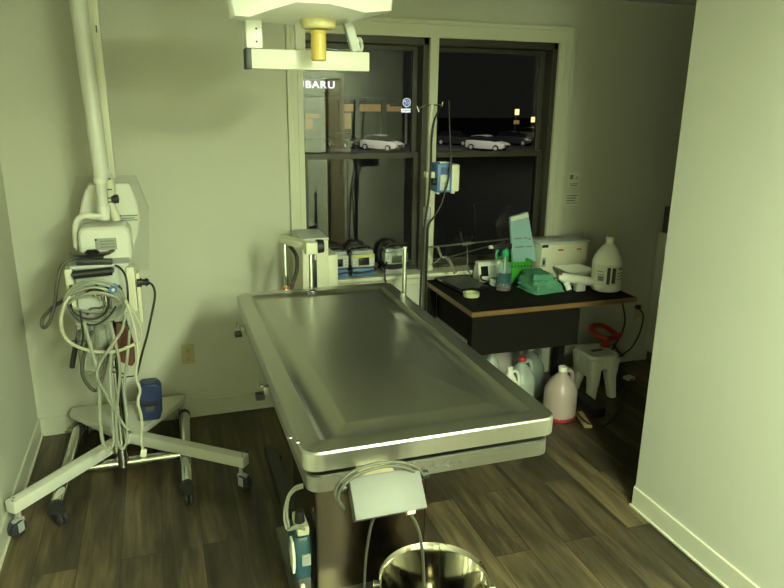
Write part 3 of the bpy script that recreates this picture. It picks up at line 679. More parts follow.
# ================================================================ WALL OUTLETS, PAPERS
def outlet(c, lab, mat='almond'):
    t = thing('wall_outlet', c, lab, 'outlet', 'wall outlets')
    MB().box(c+Vector((0,-.004,0)), (.074,.008,.118), None, .003).build('cover_plate', mat, t)
    for dz in (-.026, .026):
        k = MB(); k.lathe(c+Vector((0,-.008,dz)), [(0,-.0),(.017,0),(.0165,.003),(0,.003)], 20, RX(PI/2)); s = k.build('receptacle', mat, t)
        for dx in (-.006, .006): MB().box(c+Vector((dx,-.0115,dz+.003)), (.0025,.002,.009)).build('slot', 'ink', s)
        MB().cyl(c+Vector((0,-.0108,dz-.008)), c+Vector((0,-.0125,dz-.008)), .003, n=10).build('slot', 'ink', s)
    MB().cyl(c+Vector((0,-.007,0)), c+Vector((0,-.0095,0)), .003, n=10).build('screw', 'chrome', t)
outlet(at(188, 354, Y=D), 'almond duplex outlet low on the wall between the x-ray unit and table')
outlet(at(638, 311, Y=D), 'almond outlet with a black plug low on the wall behind the desk\'s free end', 'almond')
def notice(px, py, w, h, lab, rows):
    q = at(px, py, Y=D-.001); o = MB().box(q, (w,.0015,h)).build('wall_notice', 'paper', None, smooth=False); tag(o, lab, 'notice')
    for i, (dx, dz, ww, hh) in enumerate(rows): line(q+Vector((dx,-.0013,dz)), ww, hh, 'ink_soft', o)
notice(574, 180, .085, .10, 'small square paper notice on the wall beside the window casing', ((-.02,.02,.025,.03),(.02,.02,.02,.004),(.02,.008,.02,.004),(0,-.025,.06,.005),(0,-.037,.05,.005)))
notice(571.5, 199.5, .11, .085, 'lined paper notice on the wall below the square notice', ((0,.026,.085,.006),(-.005,.010,.075,.007),(-.008,-.007,.07,.007),(0,-.024,.085,.004)))
# ================================================================ PUMPS ON THE SILL
def sill_pump(px, py, yy, lab, face, cap, wrapped=False):
    z0 = WZ0+.002; q = at(px, py, Y=yy); x = q.x; w, h = .148, .152
    t = thing('infusion_pump', (x, yy+.04, z0), lab, 'pump', 'pumps along the window sill')
    def B(dx0,dx1,dz0,dz1,dy0,dy1,name,mat,par=t,bev=.004): return MB().b2((x+dx0,yy+dy0,z0+dz0),(x+dx1,yy+dy1,z0+dz1),bev).build(name,mat,par)
    B(-.074,.074,.0,.052,0,.09,'lower_housing','pump_shell' if wrapped else 'pump_blue',t,.016)
    B(-.074,.074,.056,.138,0,.09,'front_housing',face,t,.014)
    B(-.068,.068,.05,.06,.004,.09,'seam','black')
    B(-.066,.066,.136,.156,.012,.085,'top_cap',cap,t,.008)
    if not wrapped: B(-.070,.070,.118,.134,-.003,.02,'colour_band','yellow_green' if face == 'light_grey' else 'light_grey',t,.003)
    B(-.03,.035,.070,.116,-.003,.01,'display','lcd' if wrapped else 'black_gloss',t,.002)
    for s, xs_ in ((-1, (-.058,-.044)), (1, (.046,.06))):
        for xx in xs_:
            for zz in (.072,.088,.104): B(xx-.005,xx+.005,zz-.005,zz+.005,-.004,.004,'button','white_plastic',t,.001)
    k = MB(); k.tube([(x-.05,yy+.05,z0+.15),(x-.045,yy+.05,z0+.172),(x,yy+.05,z0+.178),(x+.045,yy+.05,z0+.172),(x+.05,yy+.05,z0+.15)], .006); k.build('carry_handle', 'black', t)
    zz = (.05,.062,.042) if wrapped else (.030,)
    for z_ in zz:
        k = MB(); k.tube([(x+dx, yy+dy, z0+z_+dz) for dx,dy,dz in ((-.078,.05,.012),(-.076,-.005,.004),(-.03,-.009,-.003),(.03,-.009,0),(.076,-.005,.006),(.08,.05,.0))], .0062); k.build('wrapped_cord', 'black', t)
    return x, z0
sill_pump(337, 258, 3.845, 'grey and blue pump on the sill half hidden behind the cream tower', 'pump_shell', 'pump_shell')
sill_pump(363.5, 257, 3.845, 'pump with a yellow band above its screen, middle of the sill pumps', 'light_grey', 'grey_plastic')
xx3, zz3 = sill_pump(396.5, 257, 3.845, 'pump wrapped in black cord on the sill nearest the mullion', 'pump_shell', 'pump_shell', True)
# black bags/cord bundles lying behind the pumps
def bundle(px, py, yy, w, h, lab):
    q = at(px, py, Y=yy); k = MB(); rnd = random.Random(px)
    z0 = WZ0+.004
    for i in range(7):
        ring = []
        a0_ = rnd.uniform(0,6)
        for j in range(10):
            a_ = a0_+2*PI*j/10
            ring.append((q.x + (w*(.5+.08*rnd.random()))*math.cos(a_), yy+.012*math.sin(a_*2+i)+rnd.uniform(-.006,.006), z0+h*.5+.004 + (h*.46*(.55+.45*i/6))*math.sin(a_)))
        k.tube(ring, .0075, 7, closed=True, sub=3)
    tag(k.build('cord_bundle', 'black'), lab, 'cable')
bundle(353, 250, 3.952, .11, .20, 'bundle of black cord standing behind the two pumps near the cream tower')
bundle(386, 250, 3.952, .10, .195, 'bundle of black cord standing behind the pump wrapped in cord')
cord('sill_cable', 'black', .0052, ((387,262,3.84),(385,270,3.80),(385,279,3.78),(387,287,3.78),(389,300,3.78)), 'black cable dropping from the sill behind the far end of the table')
# ================================================================ TABLE-END FITTINGS
pf = thing('positioning_frame', (.50, 3.14, TZ), 'cream and chrome angled frame with an orange-tipped post on the far end of the table', 'frame')
A = at(311.5, 291, Z=TZ); At = at(310.5, 250, Y=A.y); Bt = at(284.5, 240, Y=3.30); Bb = at(286, 289, Y=3.30)
k = MB(); k.tube([A, (A.x, A.y, At.z)], .011, 14, smooth=False); k.build('near_post', 'chrome', pf)
k = MB(); k.lathe((A.x, A.y, TZ), [(.0,.0),(.02,0),(.02,.006),(.012,.010),(0,.010)], 16); k.build('post_foot', 'chrome', pf)
k = MB(); k.tube([(Bt.x, Bt.y, TZ-.06), (Bt.x, Bt.y, Bt.z)], .012, 14, smooth=False); k.build('far_post', 'chrome', pf)
k = MB(); k.tube([(Bt.x, Bt.y, Bb.z-.012), (Bt.x, Bt.y, Bb.z+.014)], .019, 14, smooth=False); o = k.build('post_sleeve', 'orange', pf); o['label'] = 'orange sleeve'
k = MB(); k.b2((Bt.x-.014, TY1-.004, TZ-.055), (Bt.x+.014, Bt.y+.012, TZ-.025), .003); k.build('clamp_arm', 'chrome', pf)
c1 = Vector((A.x-.002, A.y-.01, At.z+.012)); c2 = Vector((Bt.x-.004, Bt.y+.01, At.z+.022))
dv = c2-c1; an = math.atan2(dv.y, dv.x)
k = MB(); k.box((c1+c2)/2, (dv.length+.02, .040, .036), RZ(an), .005); k.build('top_bar', 'cream_plastic', pf)
k = MB(); k.box(c1+Vector((-.002,-.012,.004)), (.058,.05,.056), RZ(.1), .006); k.build('end_block', 'cream_plastic', pf)
k = MB(); k.cyl(c1+Vector((.026,-.01,.008)), c1+Vector((.058,-.01,.008)), .034, .030, 20); k.build('clamp_knob', 'black', pf)
k = MB(); k.b2((A.x+.018, A.y-.004, At.z-.05), (A.x+.026, A.y+.012, At.z+.0), .002); k.build('lock_tab', 'light_grey', pf)
k = MB(); k.tube([at(290,246,Y=3.32), at(296,255,Y=3.34), at(297,268,Y=3.34), at(294,280,Y=3.34), at(291,290,Y=3.34), at(291,305,Y=3.34)], .010); k.build('hose', 'dark_grey', pf)
# cream tower standing behind the table's end
yT = 3.42; a_ = at(307, 290, Y=yT); b_ = at(328.5, 240, Y=yT); zt = b_.z
tw = thing('cream_tower', ((a_.x+b_.x)/2, 3.5, 0), 'cream upright machine housing standing on the floor between table end and window', 'machine')
xq0, xq1 = a_.x-.02, b_.x
MB().b2((xq0, yT, .03), (xq1, yT+.26, zt), .008).build('housing', 'cream_plastic', tw)
MB().b2((xq0-.004, yT+.0, zt-.001), (xq1+.002, yT+.264, zt+.013), .005).build('lid', 'light_grey', tw)
MB().b2((xq0+.045, yT-.004, zt-.34), (xq0+.075, yT+.004, zt-.045), .002).build('front_slot', 'black', tw)
MB().b2((xq1+.0, yT+.02, .05), (xq1+.055, yT+.20, at(334,256,Y=yT).z), .008).build('side_housing', 'cream_plastic', tw)
MB().b2((xq0+.01, yT+.01, 0), (xq1-.01, yT+.25, .032)).build('plinth', 'dark_grey', tw)
# chrome rod at the table's right edge
rd = thing('chrome_rod', (1.06, 3.06, TZ-.1), 'upright chrome rod clamped to the table edge beside the pole', 'rod')
q_ = at(404, 297, X=TX1+.016); zt_ = at(404, 248, Y=q_.y).z
k = MB(); k.tube([(q_.x, q_.y, TZ-.10), (q_.x, q_.y, zt_)], .0105, 14, smooth=False); k.build('shaft', 'chrome', rd)
MB().b2((TX1-.012, q_.y-.018, TZ-.115), (q_.x+.016, q_.y+.018, TZ-.085), .003).build('clamp', 'steel_dull', rd)
MB().lathe((q_.x, q_.y, zt_), [(.0105,0),(.0105,.004),(.006,.007),(0,.007)], 14).build('tip', 'white_plastic', rd)
# ================================================================ IV POLE
yI = 3.29; tp = at(432, 104, Y=yI); bt = at(423.5, 310, Y=yI)
iv = thing('iv_pole', (bt.x, yI, 0), 'slim chrome drip pole standing between the table and the desk', 'iv pole')
dx = (bt.x-tp.x)/(tp.z-bt.z); foot = Vector((bt.x+dx*bt.z*.3, yI, .07))
mid = at(427, 215, Y=yI)
k = MB(); k.tube([tp, mid], .0085, 12, smooth=False); k.build('upper_rod', 'white_metal', iv)
k = MB(); k.tube([mid+Vector((0,0,.02)), foot], .0135, 12, smooth=False); k.build('lower_tube', 'steel_dull', iv)
k = MB(); k.tube([mid+Vector((0,0,.04)), mid+Vector((0,0,-.06))], .020, 14, smooth=False); k.build('height_collar', 'grey_plastic', iv)
k = MB()
k.tube([tp+Vector((0,0,-.004)), at(441,105,Y=yI), at(441.5,107,Y=yI), at(443,102,Y=yI)], .004, 8, smooth=False); k.build('hook', 'chrome', iv)
k = MB(); k.tube([tp+Vector((0,0,-.004)), at(426,105,Y=yI), at(420,108,Y=yI), at(419,112,Y=yI), at(417,106,Y=yI)], .0032, 8, smooth=False); k.build('hook', 'chrome', iv)
for i in range(5):
    a_ = i*2*PI/5+.3; e = Vector((foot.x+.21*math.cos(a_), yI+.21*math.sin(a_), .075))
    MB().box((Vector((foot.x, yI, .08))+e)/2, (.21,.026,.022), RZ(a_), .003).build('base_leg', 'steel_dull', iv)
    caster(iv, e.x, e.y, .07, .026, .024, a_)
# pump clamped on the pole
q_ = at(444, 178, Y=yI-.02)
dp = thing('drip_pump', (q_.x, yI, q_.z-.08), 'blue and cream infusion pump clamped on the drip pole', 'pump')
w0, w1 = at(434.5,178,Y=yI-.02).x, at(456.5,178,Y=yI-.02).x; zt_, zb_ = at(444,163,Y=yI-.02).z, at(444,191.5,Y=yI-.02).z
wm = w0+(w1-w0)*.66
MB().b2((w0, yI-.06, zb_), (wm, yI+.05, zt_), .008).build('housing', 'pump_blue', dp)
MB().b2((wm-.004, yI-.062, zb_+.002), (w1, yI+.05, zt_-.004), .012).build('door', 'cream_plastic', dp)
pk = MB().b2((w0+.014, yI-.064, zb_+.012), (wm-.014, yI-.058, zt_-.055), .002).build('key_panel', 'light_grey', dp)
MB().b2((w0+.02, yI-.066, zt_-.045), (wm-.02, yI-.059, zt_-.018), .001).build('display', 'ink_blue', dp)
for i in range(2):
    for j in range(3): MB().b2((w0+.022+j*.014, yI-.066, zb_+.02+i*.022), (w0+.032+j*.014, yI-.063, zb_+.032+i*.022), .001).build('button', 'pump_shell', pk)
for x_ in (w0+.015, wm+.018): MB().b2((x_-.008, yI-.04, zb_-.010), (x_+.008, yI-.01, zb_+.003), .002).build('foot', 'white_plastic', dp)
MB().b2((w0+.02, yI-.04, zt_-.002), (wm-.01, yI-.0, zt_+.008), .002).build('top_latch', 'light_grey', dp)
pm_ = at(429, 178, Y=yI)
MB().b2((pm_.x-.022, yI-.022, zt_-.075), (w0+.004, yI+.022, zt_-.045), .004).build('pole_clamp', 'cream_plastic', dp)
MB().cyl((w0-.025, yI-.045, zb_+.055), (w0+.0, yI-.045, zb_+.055), .018).build('clamp_knob', 'black', dp)
cord('pump_lead', 'black', .0055, ((441,106,3.28),(438,112,3.27),(434,122,3.265),(431.5,140,3.265),(431,160,3.265),(430,178,3.25),(429,195,3.26),(427,210,3.25),(424,230,3.25),(422.5,255,3.25),(421,280,3.25),(420,310,3.26),(420,340,3.27)), 'black lead running down the drip pole from its hook')
cord('thin_pump_cable', 'black', .0052, ((449,101,3.27),(449.5,120,3.25),(450.5,145,3.22),(451,160,3.21),(449,176,3.205),(446,188,3.205),(441,205,3.21),(434,217,3.22),(428,226,3.24),(426.5,245,3.25),(426,280,3.26),(425,315,3.27)), 'black cable hanging in front of the drip pump')
# ================================================================ DESK
DX0, DX1, DX2, DY0, DY1, DZ = 1.525, 2.200, 2.562, 3.150, 3.845, .75
dk = thing('desk', (2.04, 3.5, 0), 'black-topped desk with a wood edge and a black front panel under the window', 'desk')
MB().b2((DX0, DY0, DZ-.024), (DX2, DY1, DZ-.0015)).build('desktop', 'desk_black', dk, smooth=False)
MB().b2((DX0+.004, DY0+.004, DZ-.002), (DX2-.004, DY1-.004, DZ)).build('top_laminate', 'desk_black', dk, smooth=False)
k = MB(); k.b2((DX0-.005, DY0-.006, DZ-.026), (DX2+.005, DY0, DZ)); k.b2((DX0-.006, DY0, DZ-.026), (DX0, DY1, DZ)); k.b2((DX2, DY0, DZ-.026), (DX2+.006, DY1, DZ)); k.build('wood_edging', 'wood_edge', dk, smooth=False)
MB().b2((DX0+.005, DY0+.008, DZ-.255), (DX1, DY0+.028, DZ-.026)).build('front_panel', 'desk_black', dk, bevel=.002)
MB().b2((DX0+.06, DY0+.028, DZ-.225), (DX1-.05, DY1-.05, DZ-.026)).build('drawer_case', 'desk_black', dk)
for x_, y_ in ((DX1+.012, DY0+.21), (DX0+.01, DY0+.03), (DX0+.01, DY1-.06), (DX2-.09, DY1-.06)): MB().b2((x_, y_, 0), (x_+.045, y_+.045, DZ-.026)).build('leg', 'desk_black', dk, bevel=.003)
# --- flat dark tray
def flat(name, pts, z, h, mat, lab, cat, bev=.004):
    k = MB(); k.prism([(p[0], p[1], z) for p in pts], (0,0,h)); o = k.build(name, mat, None, bevel=bev); tag(o, lab, cat); return o
c4 = [at(434,278,Z=.77), at(461,291,Z=.77), at(489,286,Z=.77), at(464,273.5,Z=.77)]
tr = flat('flat_case', c4, DZ, .022, 'black_gloss', 'flat black glossy case lying at the desk corner by the window', 'case', .005)
ctr = (c4[0]+c4[1]+c4[2]+c4[3])/4
k = MB(); k.prism([Vector((ctr.x+(p.x-ctr.x)*.86, ctr.y+(p.y-ctr.y)*.86, DZ+.0215)) for p in c4], (0,0,.0015)); k.build('inset_lid', 'dark_grey', tr)
# --- tape roll
q_ = at(471, 296, Z=DZ)
k = MB(); k.lathe(q_, [(.034,0),(.047,0),(.048,.002),(.048,.020),(.047,.022),(.034,.022),(.033,.020),(.033,.002),(.034,0)], 32); tp_ = k.build('tape_roll', 'tape_green'); tag(tp_, 'pale green roll of tape at the front of the desk beside the flat black case', 'tape')
# --- chrome rod frame leaning along the sill
rf = thing('rod_frame', (1.75, 3.72, DZ), 'thin chrome rod frame with hooks lying between the desk and the window', 'frame')
def rod(name, pts, r=.005, mat='chrome'):
    k = MB(); k.tube([at(x, y, Y=yy) for x, y, yy in pts], r, 10, smooth=False); return k.build(name, mat, rf)
rod('long_rod', ((426,247.5,3.74),(466,243.5,3.74),(518,238,3.74)), .0065, 'steel_dull')
rod('second_rod', ((449,257,3.70),(475,250,3.72),(505,242,3.73)), .005, 'steel_dull')
rod('upright_rod', ((466.5,243,3.73),(467.5,256,3.72),(467.5,270,3.72),(471,274.5,3.70)), .0048)
rod('hook', ((438,247,3.73),(439.5,252,3.72),(442,258,3.71),(438,262,3.70),(432,265,3.69)), .009)
rod('short_strut', ((442,257,3.70),(447,257,3.69),(450,261,3.67),(455.5,273.5,3.63)), .011)
k = MB(); k.tube([at(463,243,Y=3.74), at(459.5,232,Y=3.74)], [.010,.012], 12, smooth=False); k.build('grip', 'black', rf)
k = MB(); k.tube([at(462,244,Y=3.735), at(471,243,Y=3.735)], .013, 12, smooth=False); k.build('joint', 'steel_dull', rf)
# --- white pressure monitor with cords
q_ = at(488, 282, Z=DZ)
mo = thing('small_monitor', (q_.x, 3.66, DZ), 'small cream monitor with a dark screen and coiled lead on the desk by the window', 'monitor')
xm, ym = at(490,270,Y=3.68).x, 3.68
k = MB(); k.prism([(xm-.065, ym, DZ), (xm-.065, ym+.11, DZ), (xm-.065, ym+.085, DZ+.125), (xm-.065, ym+.035, DZ+.125)], (.17,0,0)); k.build('housing', 'white_plastic', mo, bevel=.008)
Rm = RX(-math.atan2(.035,.125))
MB().box((xm-.028, ym+.0165, DZ+.07), (.048,.006,.062), Rm, .002).build('screen', 'black_gloss', mo)
MB().box((xm+.03, ym+.0165, DZ+.07), (.045,.005,.062), Rm, .002).build('key_panel', 'light_grey', mo)
k = MB(); k.tube([(xm-.06,ym+.0,DZ+.05),(xm-.075,ym-.05,DZ+.035),(xm-.02,ym-.09,DZ+.03),(xm+.04,ym-.09,DZ+.045),(xm+.06,ym-.05,DZ+.02),(xm+.02,ym-.02,DZ+.012)], .006); k.build('lead', 'black', mo)
k = MB()
for i in range(3):
    k.tube([(xm+.02+.05*math.cos(t)+random.uniform(-.004,.004), ym-.085+.040*math.sin(t), DZ+.012+i*.014) for t in [j*2*PI/10 for j in range(10)]], .010, 8, closed=True, sub=3)
k.build('coiled_cuff_tube', 'light_grey', mo)
# --- spray bottle
q_ = at(503, 290, Z=DZ); SB = 1.18; s_ = thing('spray_bottle', (q_.x, q_.y, DZ), 'clear spray bottle with a green trigger head and red liquid on the desk', 'spray bottle')
k = MB(); k.lathe((q_.x,q_.y,DZ), [(0,.001),(.034,.001),(.039,.006),(.039,.105),(.034,.128),(.020,.155),(.014,.170),(.014,.19)], 28); k.build('bottle', 'spray_clear', s_)
k = MB(); k.lathe((q_.x,q_.y,DZ), [(0,.003),(.034,.003),(.0365,.008),(.0365,.022),(0,.022)], 24); k.build('liquid', 'red_fluid', s_)
k = MB(); k.tube([(q_.x,q_.y,DZ+.01),(q_.x+.003,q_.y,DZ+.19)], .004, smooth=False); k.build('dip_tube', 'white_plastic', s_)
k = MB(); k.lathe((q_.x,q_.y,DZ+.185), [(0,0),(.019,0),(.020,.003),(.020,.026),(.013,.032),(.012,.05),(0,.05)], 20); k.build('screw_cap', 'green_trigger', s_)
k = MB(); k.b2((q_.x-.075,q_.y-.012,DZ+.222), (q_.x+.032,q_.y+.012,DZ+.252), .006); hd_ = k.build('spray_head', 'black', s_)
MB().cyl((q_.x-.092,q_.y,DZ+.237), (q_.x-.074,q_.y,DZ+.237), .009).build('nozzle', 'white_plastic', hd_)
k = MB(); k.tube([(q_.x-.042,q_.y,DZ+.225),(q_.x-.05,q_.y,DZ+.20),(q_.x-.046,q_.y,DZ+.17)], [.008,.006,.006], 8); k.build('trigger', 'green_trigger', s_); s_.scale = (SB, SB, SB)
k = MB(); k.loft([[Vector((q_.x+.0392*math.cos(a), q_.y+.0392*math.sin(a), DZ+z)) for a in [math.radians(200+i*14) for i in range(10)]] for z in (.045,.10)], cap=False, closed=False); k.build('bottle_label', 'teal_blue', s_)
s_.scale = (1.16, 1.16, 1.12)
# --- green basket with bag
xb_, yb_ = at(519,268,Y=3.66).x, 3.62
bs = thing('green_basket', (xb_, yb_+.06, DZ), 'bright green open plastic basket behind the folded green towels', 'basket')
k = MB(); x0,x1,y0_,y1_ = xb_-.085, xb_+.065, yb_, yb_+.15
def rr4(d, z): return rrect(x0-d, x1+d, y0_-d, y1_+d, .018, DZ+z, 4)
k.loft([rr4(-.012,.001), rr4(-.002,.06), rr4(.006,.128), rr4(.010,.134), rr4(.008,.138), rr4(.0,.134), rr4(-.006,.06), rr4(-.016,.006)]); k.build('tub', 'green_plastic', bs)
for i in range(7): MB().box((x0+.012+i*.0215, y0_-.0055, DZ+.108), (.009,.006,.012), None, .002).build('vent_slot', 'ink', bs)
bag_pts = [(510.5,217),(519,215),(528,212),(530,220),(533,238),(536,252),(536,262),(513,266),(511.5,240)]
k = MB(); k.prism([at(x, y, Y=3.70) for x, y in bag_pts], (0,.03,0)); bg = k.build('paper_pouch', 'blue_paper', None, bevel=.008); tag(bg, 'pale blue paper packet standing up in the green basket against the window', 'packet')
k = MB(); k.prism([at(x, y, Y=3.698) for x, y in ((510.8,217.5),(519,215.5),(528,212.5),(529,217),(511,221.5))], (0,.004,0)); k.build('top_seal', 'paper', bg)
for x0_, x1_, yq in ((514,522,238.5),(524,527,238),(528,531,239),(515,524,247),(526,532,246.5)):
    a_, b_ = at(x0_, yq, Y=3.699), at(x1_, yq, Y=3.699); MB().box((a_+b_)/2, ((b_-a_).x,.003,.007)).build('printed_line', 'ink_soft', bg)
# --- folded green towels
def cloth(pts4, z, h, seed, lab, sag=.012):
    rnd = random.Random(seed); n = 18; a, b, c_, d = [Vector(p) for p in pts4]
    top = []; 
    k = MB(); grid = {}
    def f(u, v):
        p = a*(1-u)*(1-v)+b*u*(1-v)+c_*u*v+d*(1-u)*v
        p = Vector((p.x, p.y, 0)); return p
    ph = [rnd.uniform(0,6) for _ in range(6)]
    def H(u, v):
        e = min(u,1-u,v,1-v)
        r = min(1, e/.06); r = math.sqrt(max(0, 1-(1-r)**2))
        wv = .0025*math.sin(9*u+ph[0])*math.sin(7*v+ph[1]) + .0015*math.sin(17*u+11*v+ph[2])
        return h*(.15+.85*r) + wv*r
    def off(u, v): return Vector((.004*math.sin(8*v+ph[3]), .004*math.sin(7*u+ph[4]), 0))
    T = [[k.bm.verts.new(f(i/n,j/n)+off(i/n,j/n)+Vector((0,0,z+H(i/n,j/n)))) for j in range(n+1)] for i in range(n+1)]
    B = [[k.bm.verts.new(f(i/n,j/n)+off(i/n,j/n)+Vector((0,0,z))) for j in range(n+1)] for i in range(n+1)]
    for i in range(n):
        for j in range(n):
            k.bm.faces.new((T[i][j],T[i+1][j],T[i+1][j+1],T[i][j+1])); k.bm.faces.new((B[i][j],B[i][j+1],B[i+1][j+1],B[i+1][j]))
    for i in range(n):
        for (A_, B_) in (((i,0),(i+1,0)),((i+1,n),(i,n)),((0,i+1),(0,i)),((n,i),(n,i+1))):
            k.bm.faces.new((T[A_[0]][A_[1]],B[A_[0]][A_[1]],B[B_[0]][B_[1]],T[B_[0]][B_[1]]))
    o = k.build('folded_towel', 'green_cloth', None, angle=60); tag(o, lab, 'towel', 'folded green towels on the desk')
def quad(cx, cy, w, d, r):
    R = RZ(r); return [Vector((cx,cy,0))+R @ Vector((sx*w/2, sy*d/2, 0)) for sx, sy in ((-1,-1),(1,-1),(1,1),(-1,1))]
q_ = at(544, 291, Z=DZ)
cx_, cy_ = q_.x-.004, q_.y+.04
cloth(quad(cx_, cy_, .205, .20, .10), DZ+.0005, .024, 1, 'green folded towel at the bottom of the pile of four')
cloth(quad(cx_-.006, cy_+.005, .195, .20, .16), DZ+.0255, .024, 2, 'green folded towel second from the bottom of the pile')
cloth(quad(cx_-.012, cy_+.006, .175, .185, .05), DZ+.0505, .026, 3, 'green folded towel under the topmost towel of the pile')
cloth(quad(cx_-.02, cy_+.012, .135, .175, -.08), DZ+.0775, .03, 5, 'green folded towel on top of the pile')
# --- cream box with lid
yb0 = 3.64; A1 = at(540, 262, Y=yb0); B1 = at(587, 262, Y=yb0); zT = at(560, 243, Y=yb0).z
cb = thing('desktop_appliance', ((A1.x+B1.x)/2, yb0+.08, DZ), 'cream boxy appliance with a grey lid against the wall at the back of the desk', 'appliance')
MB().b2((A1.x+.006, yb0, DZ), (B1.x-.004, yb0+.17, zT-.006), .010).build('housing', 'cream_plastic', cb)
k = MB(); k.loft([rrect(A1.x-.006, B1.x+.010, yb0-.008, yb0+.178, .012, zT-.008), rrect(A1.x-.006, B1.x+.010, yb0-.008, yb0+.178, .012, zT+.004), rrect(A1.x+.006, B1.x-.002, yb0+.004, yb0+.166, .012, zT+.012)]); ld = k.build('lid', 'light_grey', cb)
MB().lathe(((A1.x+B1.x)/2, yb0+.08, zT+.011), [(.04,0),(.038,.005),(0,.006)], 20, sy=.7).build('lid_grip', 'grey_plastic', ld)
MB().b2((A1.x+.006, yb0-.014, zT-.022), (A1.x+.045, yb0-.001, zT-.004), .003).build('latch', 'black', cb)
fpn = MB().b2((A1.x+.012, yb0-.003, DZ+.085), (A1.x+.040, yb0+.004, DZ+.145), .002).build('switch_panel', 'label_grey', cb)
MB().b2((A1.x+.018, yb0-.006, DZ+.10), (A1.x+.032, yb0-.001, DZ+.13), .002).build('switch', 'black', fpn)
for px, py, ww in ((561,250,.036),(579,249,.030)): MB().box(at(px,py,Y=yb0-.001), (ww,.003,.009)).build('red_print', 'red', cb)
# --- white dish
q_ = at(577, 268, Y=3.50)
k = MB()
def dd(d, z): return rrect(q_.x-.095-d, q_.x+.085+d, 3.44-d, 3.60+d, .03, DZ+z, 4)
k.loft([dd(-.025,.05), dd(-.005,.078), dd(.006,.094), dd(.009,.096), dd(.006,.099), dd(-.004,.092), dd(-.02,.062), dd(-.03,.056)])
wd = thing('white_tray', (q_.x, 3.52, DZ), 'white shallow plastic tray on a stacked base beside the gallon jug', 'tray'); k.build('upper_tray', 'white_plastic', wd)
k = MB(); k.loft([dd(-.022,.001), dd(-.010,.03), dd(-.018,.052)]); k.build('base_tray', 'light_grey', wd)
# --- white hand-held dryer
hgun = thing('handheld_dryer', (2.30, 3.40, DZ), 'white hand-held dryer lying between the towels and the gallon jug', 'dryer')
a_, b_ = at(560, 277, Y=3.38), at(594, 282, Y=3.36)
Rg = (b_-a_).to_track_quat('Z', 'Y').to_matrix(); Lg = (b_-a_).length
k = MB(); k.lathe(a_, [(0,-.012),(.016,-.008),(.026,.01),(.029,.03),(.028,.06),(.026,Lg*.6),(.028,Lg*.8),(.026,Lg),(0,Lg+.004)], 24, Rg); k.build('barrel', 'white_plastic', hgun)
k = MB(); k.tube([a_+Vector((.03,0,-.01)), a_+Vector((.045,-.015,-.05)), Vector((a_.x+.052, a_.y-.028, DZ+.012))], [.019,.017,.014], 14); k.build('grip', 'white_plastic', hgun)
MB().box((a_.x+.053, a_.y-.035, DZ+.009), (.016,.014,.016), None, .003).build('cord_end', 'black', hgun)
MB().cyl(a_+Vector((-.006,-.018,.022)), a_+Vector((-.006,-.024,.026)), .006).build('red_button', 'red', hgun)
MB().b2((a_.x+.10, 3.345, DZ), (a_.x+.16, 3.385, a_.z-.022), .004).build('rest', 'light_grey', hgun)
# --- gallon jugs
def jug(x, y, z0, mat, lab, h=.27, r=.078, rot=0, cap='white_plastic', liquid=None, lh=0, label_=False, loc_name='gallon_jug', handle=True, grp='gallon jugs'):
    t = thing(loc_name, (x, y, z0), lab, 'jug', grp)
    R = RZ(rot); c_ = Vector((x, y, z0)); hs = h/.27; rs = r/.078
    pf_ = [(0,.002),(.062,.001),(.072,.005),(.0775,.014),(.078,.05),(.078,.135),(.077,.15),(.072,.165),(.062,.185),(.045,.21),(.028,.228),(.020,.236),(.019,.25)]
    k = MB(); k.lathe(c_, [(a*rs, b*hs) for a, b in pf_], 32, R, power=2.25); bd = k.build('body', mat, t)
    k = MB(); k.lathe(c_, [(0,.246*hs),(.021*rs,.246*hs),(.0215*rs,.248*hs),(.0215*rs,.265*hs),(.020*rs,.268*hs),(0,.268*hs)], 20); k.build('cap', cap, t)
    if handle:
        pts = [c_+R @ Vector((a*rs,0,b*hs)) for a, b in ((.018,.235),(.045,.240),(.066,.225),(.074,.195),(.075,.165),(.070,.150))]
        k = MB(); k.tube(pts, .0105*rs, 10); k.build('handle', mat, t)
    if liquid:
        k = MB(); k.lathe(c_, [(0,.0005),(.063*rs,.0005),(.0730*rs,.005),(.0783*rs,.014),(.0786*rs,lh-.004),(.0775*rs,lh)], 28, R, power=2.25); k.build('liquid', liquid, t)
    return t, c_, R
q_ = at(606, 291, Z=DZ)
jw, jc, jR = jug(q_.x+.016, q_.y+.03, DZ, 'white_plastic', 'white gallon jug with a printed label on the desk\'s free end', .325, .090, 1.1)
k = MB()
arc = [math.radians(174+i*12) for i in range(14)]
def sq(a, r, p=2.25):
    ct, st = math.cos(a-1.1), math.sin(a-1.1); q = (abs(ct)**p+abs(st)**p)**(-1/p); v = RZ(1.1) @ Vector((r*ct*q, r*st*q, 0)); return v
k.loft([[jc+sq(a, .0905*1.003)+Vector((0,0,z)) for a in arc] for z in (.042,.168)], cap=False, closed=False); lab_ = k.build('paper_label', 'paper', jw)
for a0_, a1_, z0_, z1_, mt in ((250,262,.045,.130,'ink'),(268,282,.05,.128,'ink'),(215,240,.09,.094,'ink_soft'),(212,238,.105,.109,'ink_soft'),(218,240,.06,.085,'ink_soft'),(290,310,.12,.127,'ink'),(288,318,.10,.104,'ink_soft'),(288,318,.085,.089,'ink_soft'),(288,318,.07,.074,'ink_soft')):
    aa = [math.radians(a0_-16+(a1_-a0_)*i/4) for i in range(5)]
    k = MB(); k.loft([[jc+sq(a, .0905*1.010)+Vector((0,0,z*1.2)) for a in aa] for z in (z0_,z1_)], cap=False, closed=False); k.build('printed_block', mt, lab_)
jug(2.170, 3.235, 0, 'jug_pink', 'cloudy gallon jug with a little red liquid on the floor in front of the desk', .335, .093, .25, liquid='red_fluid', lh=.034)
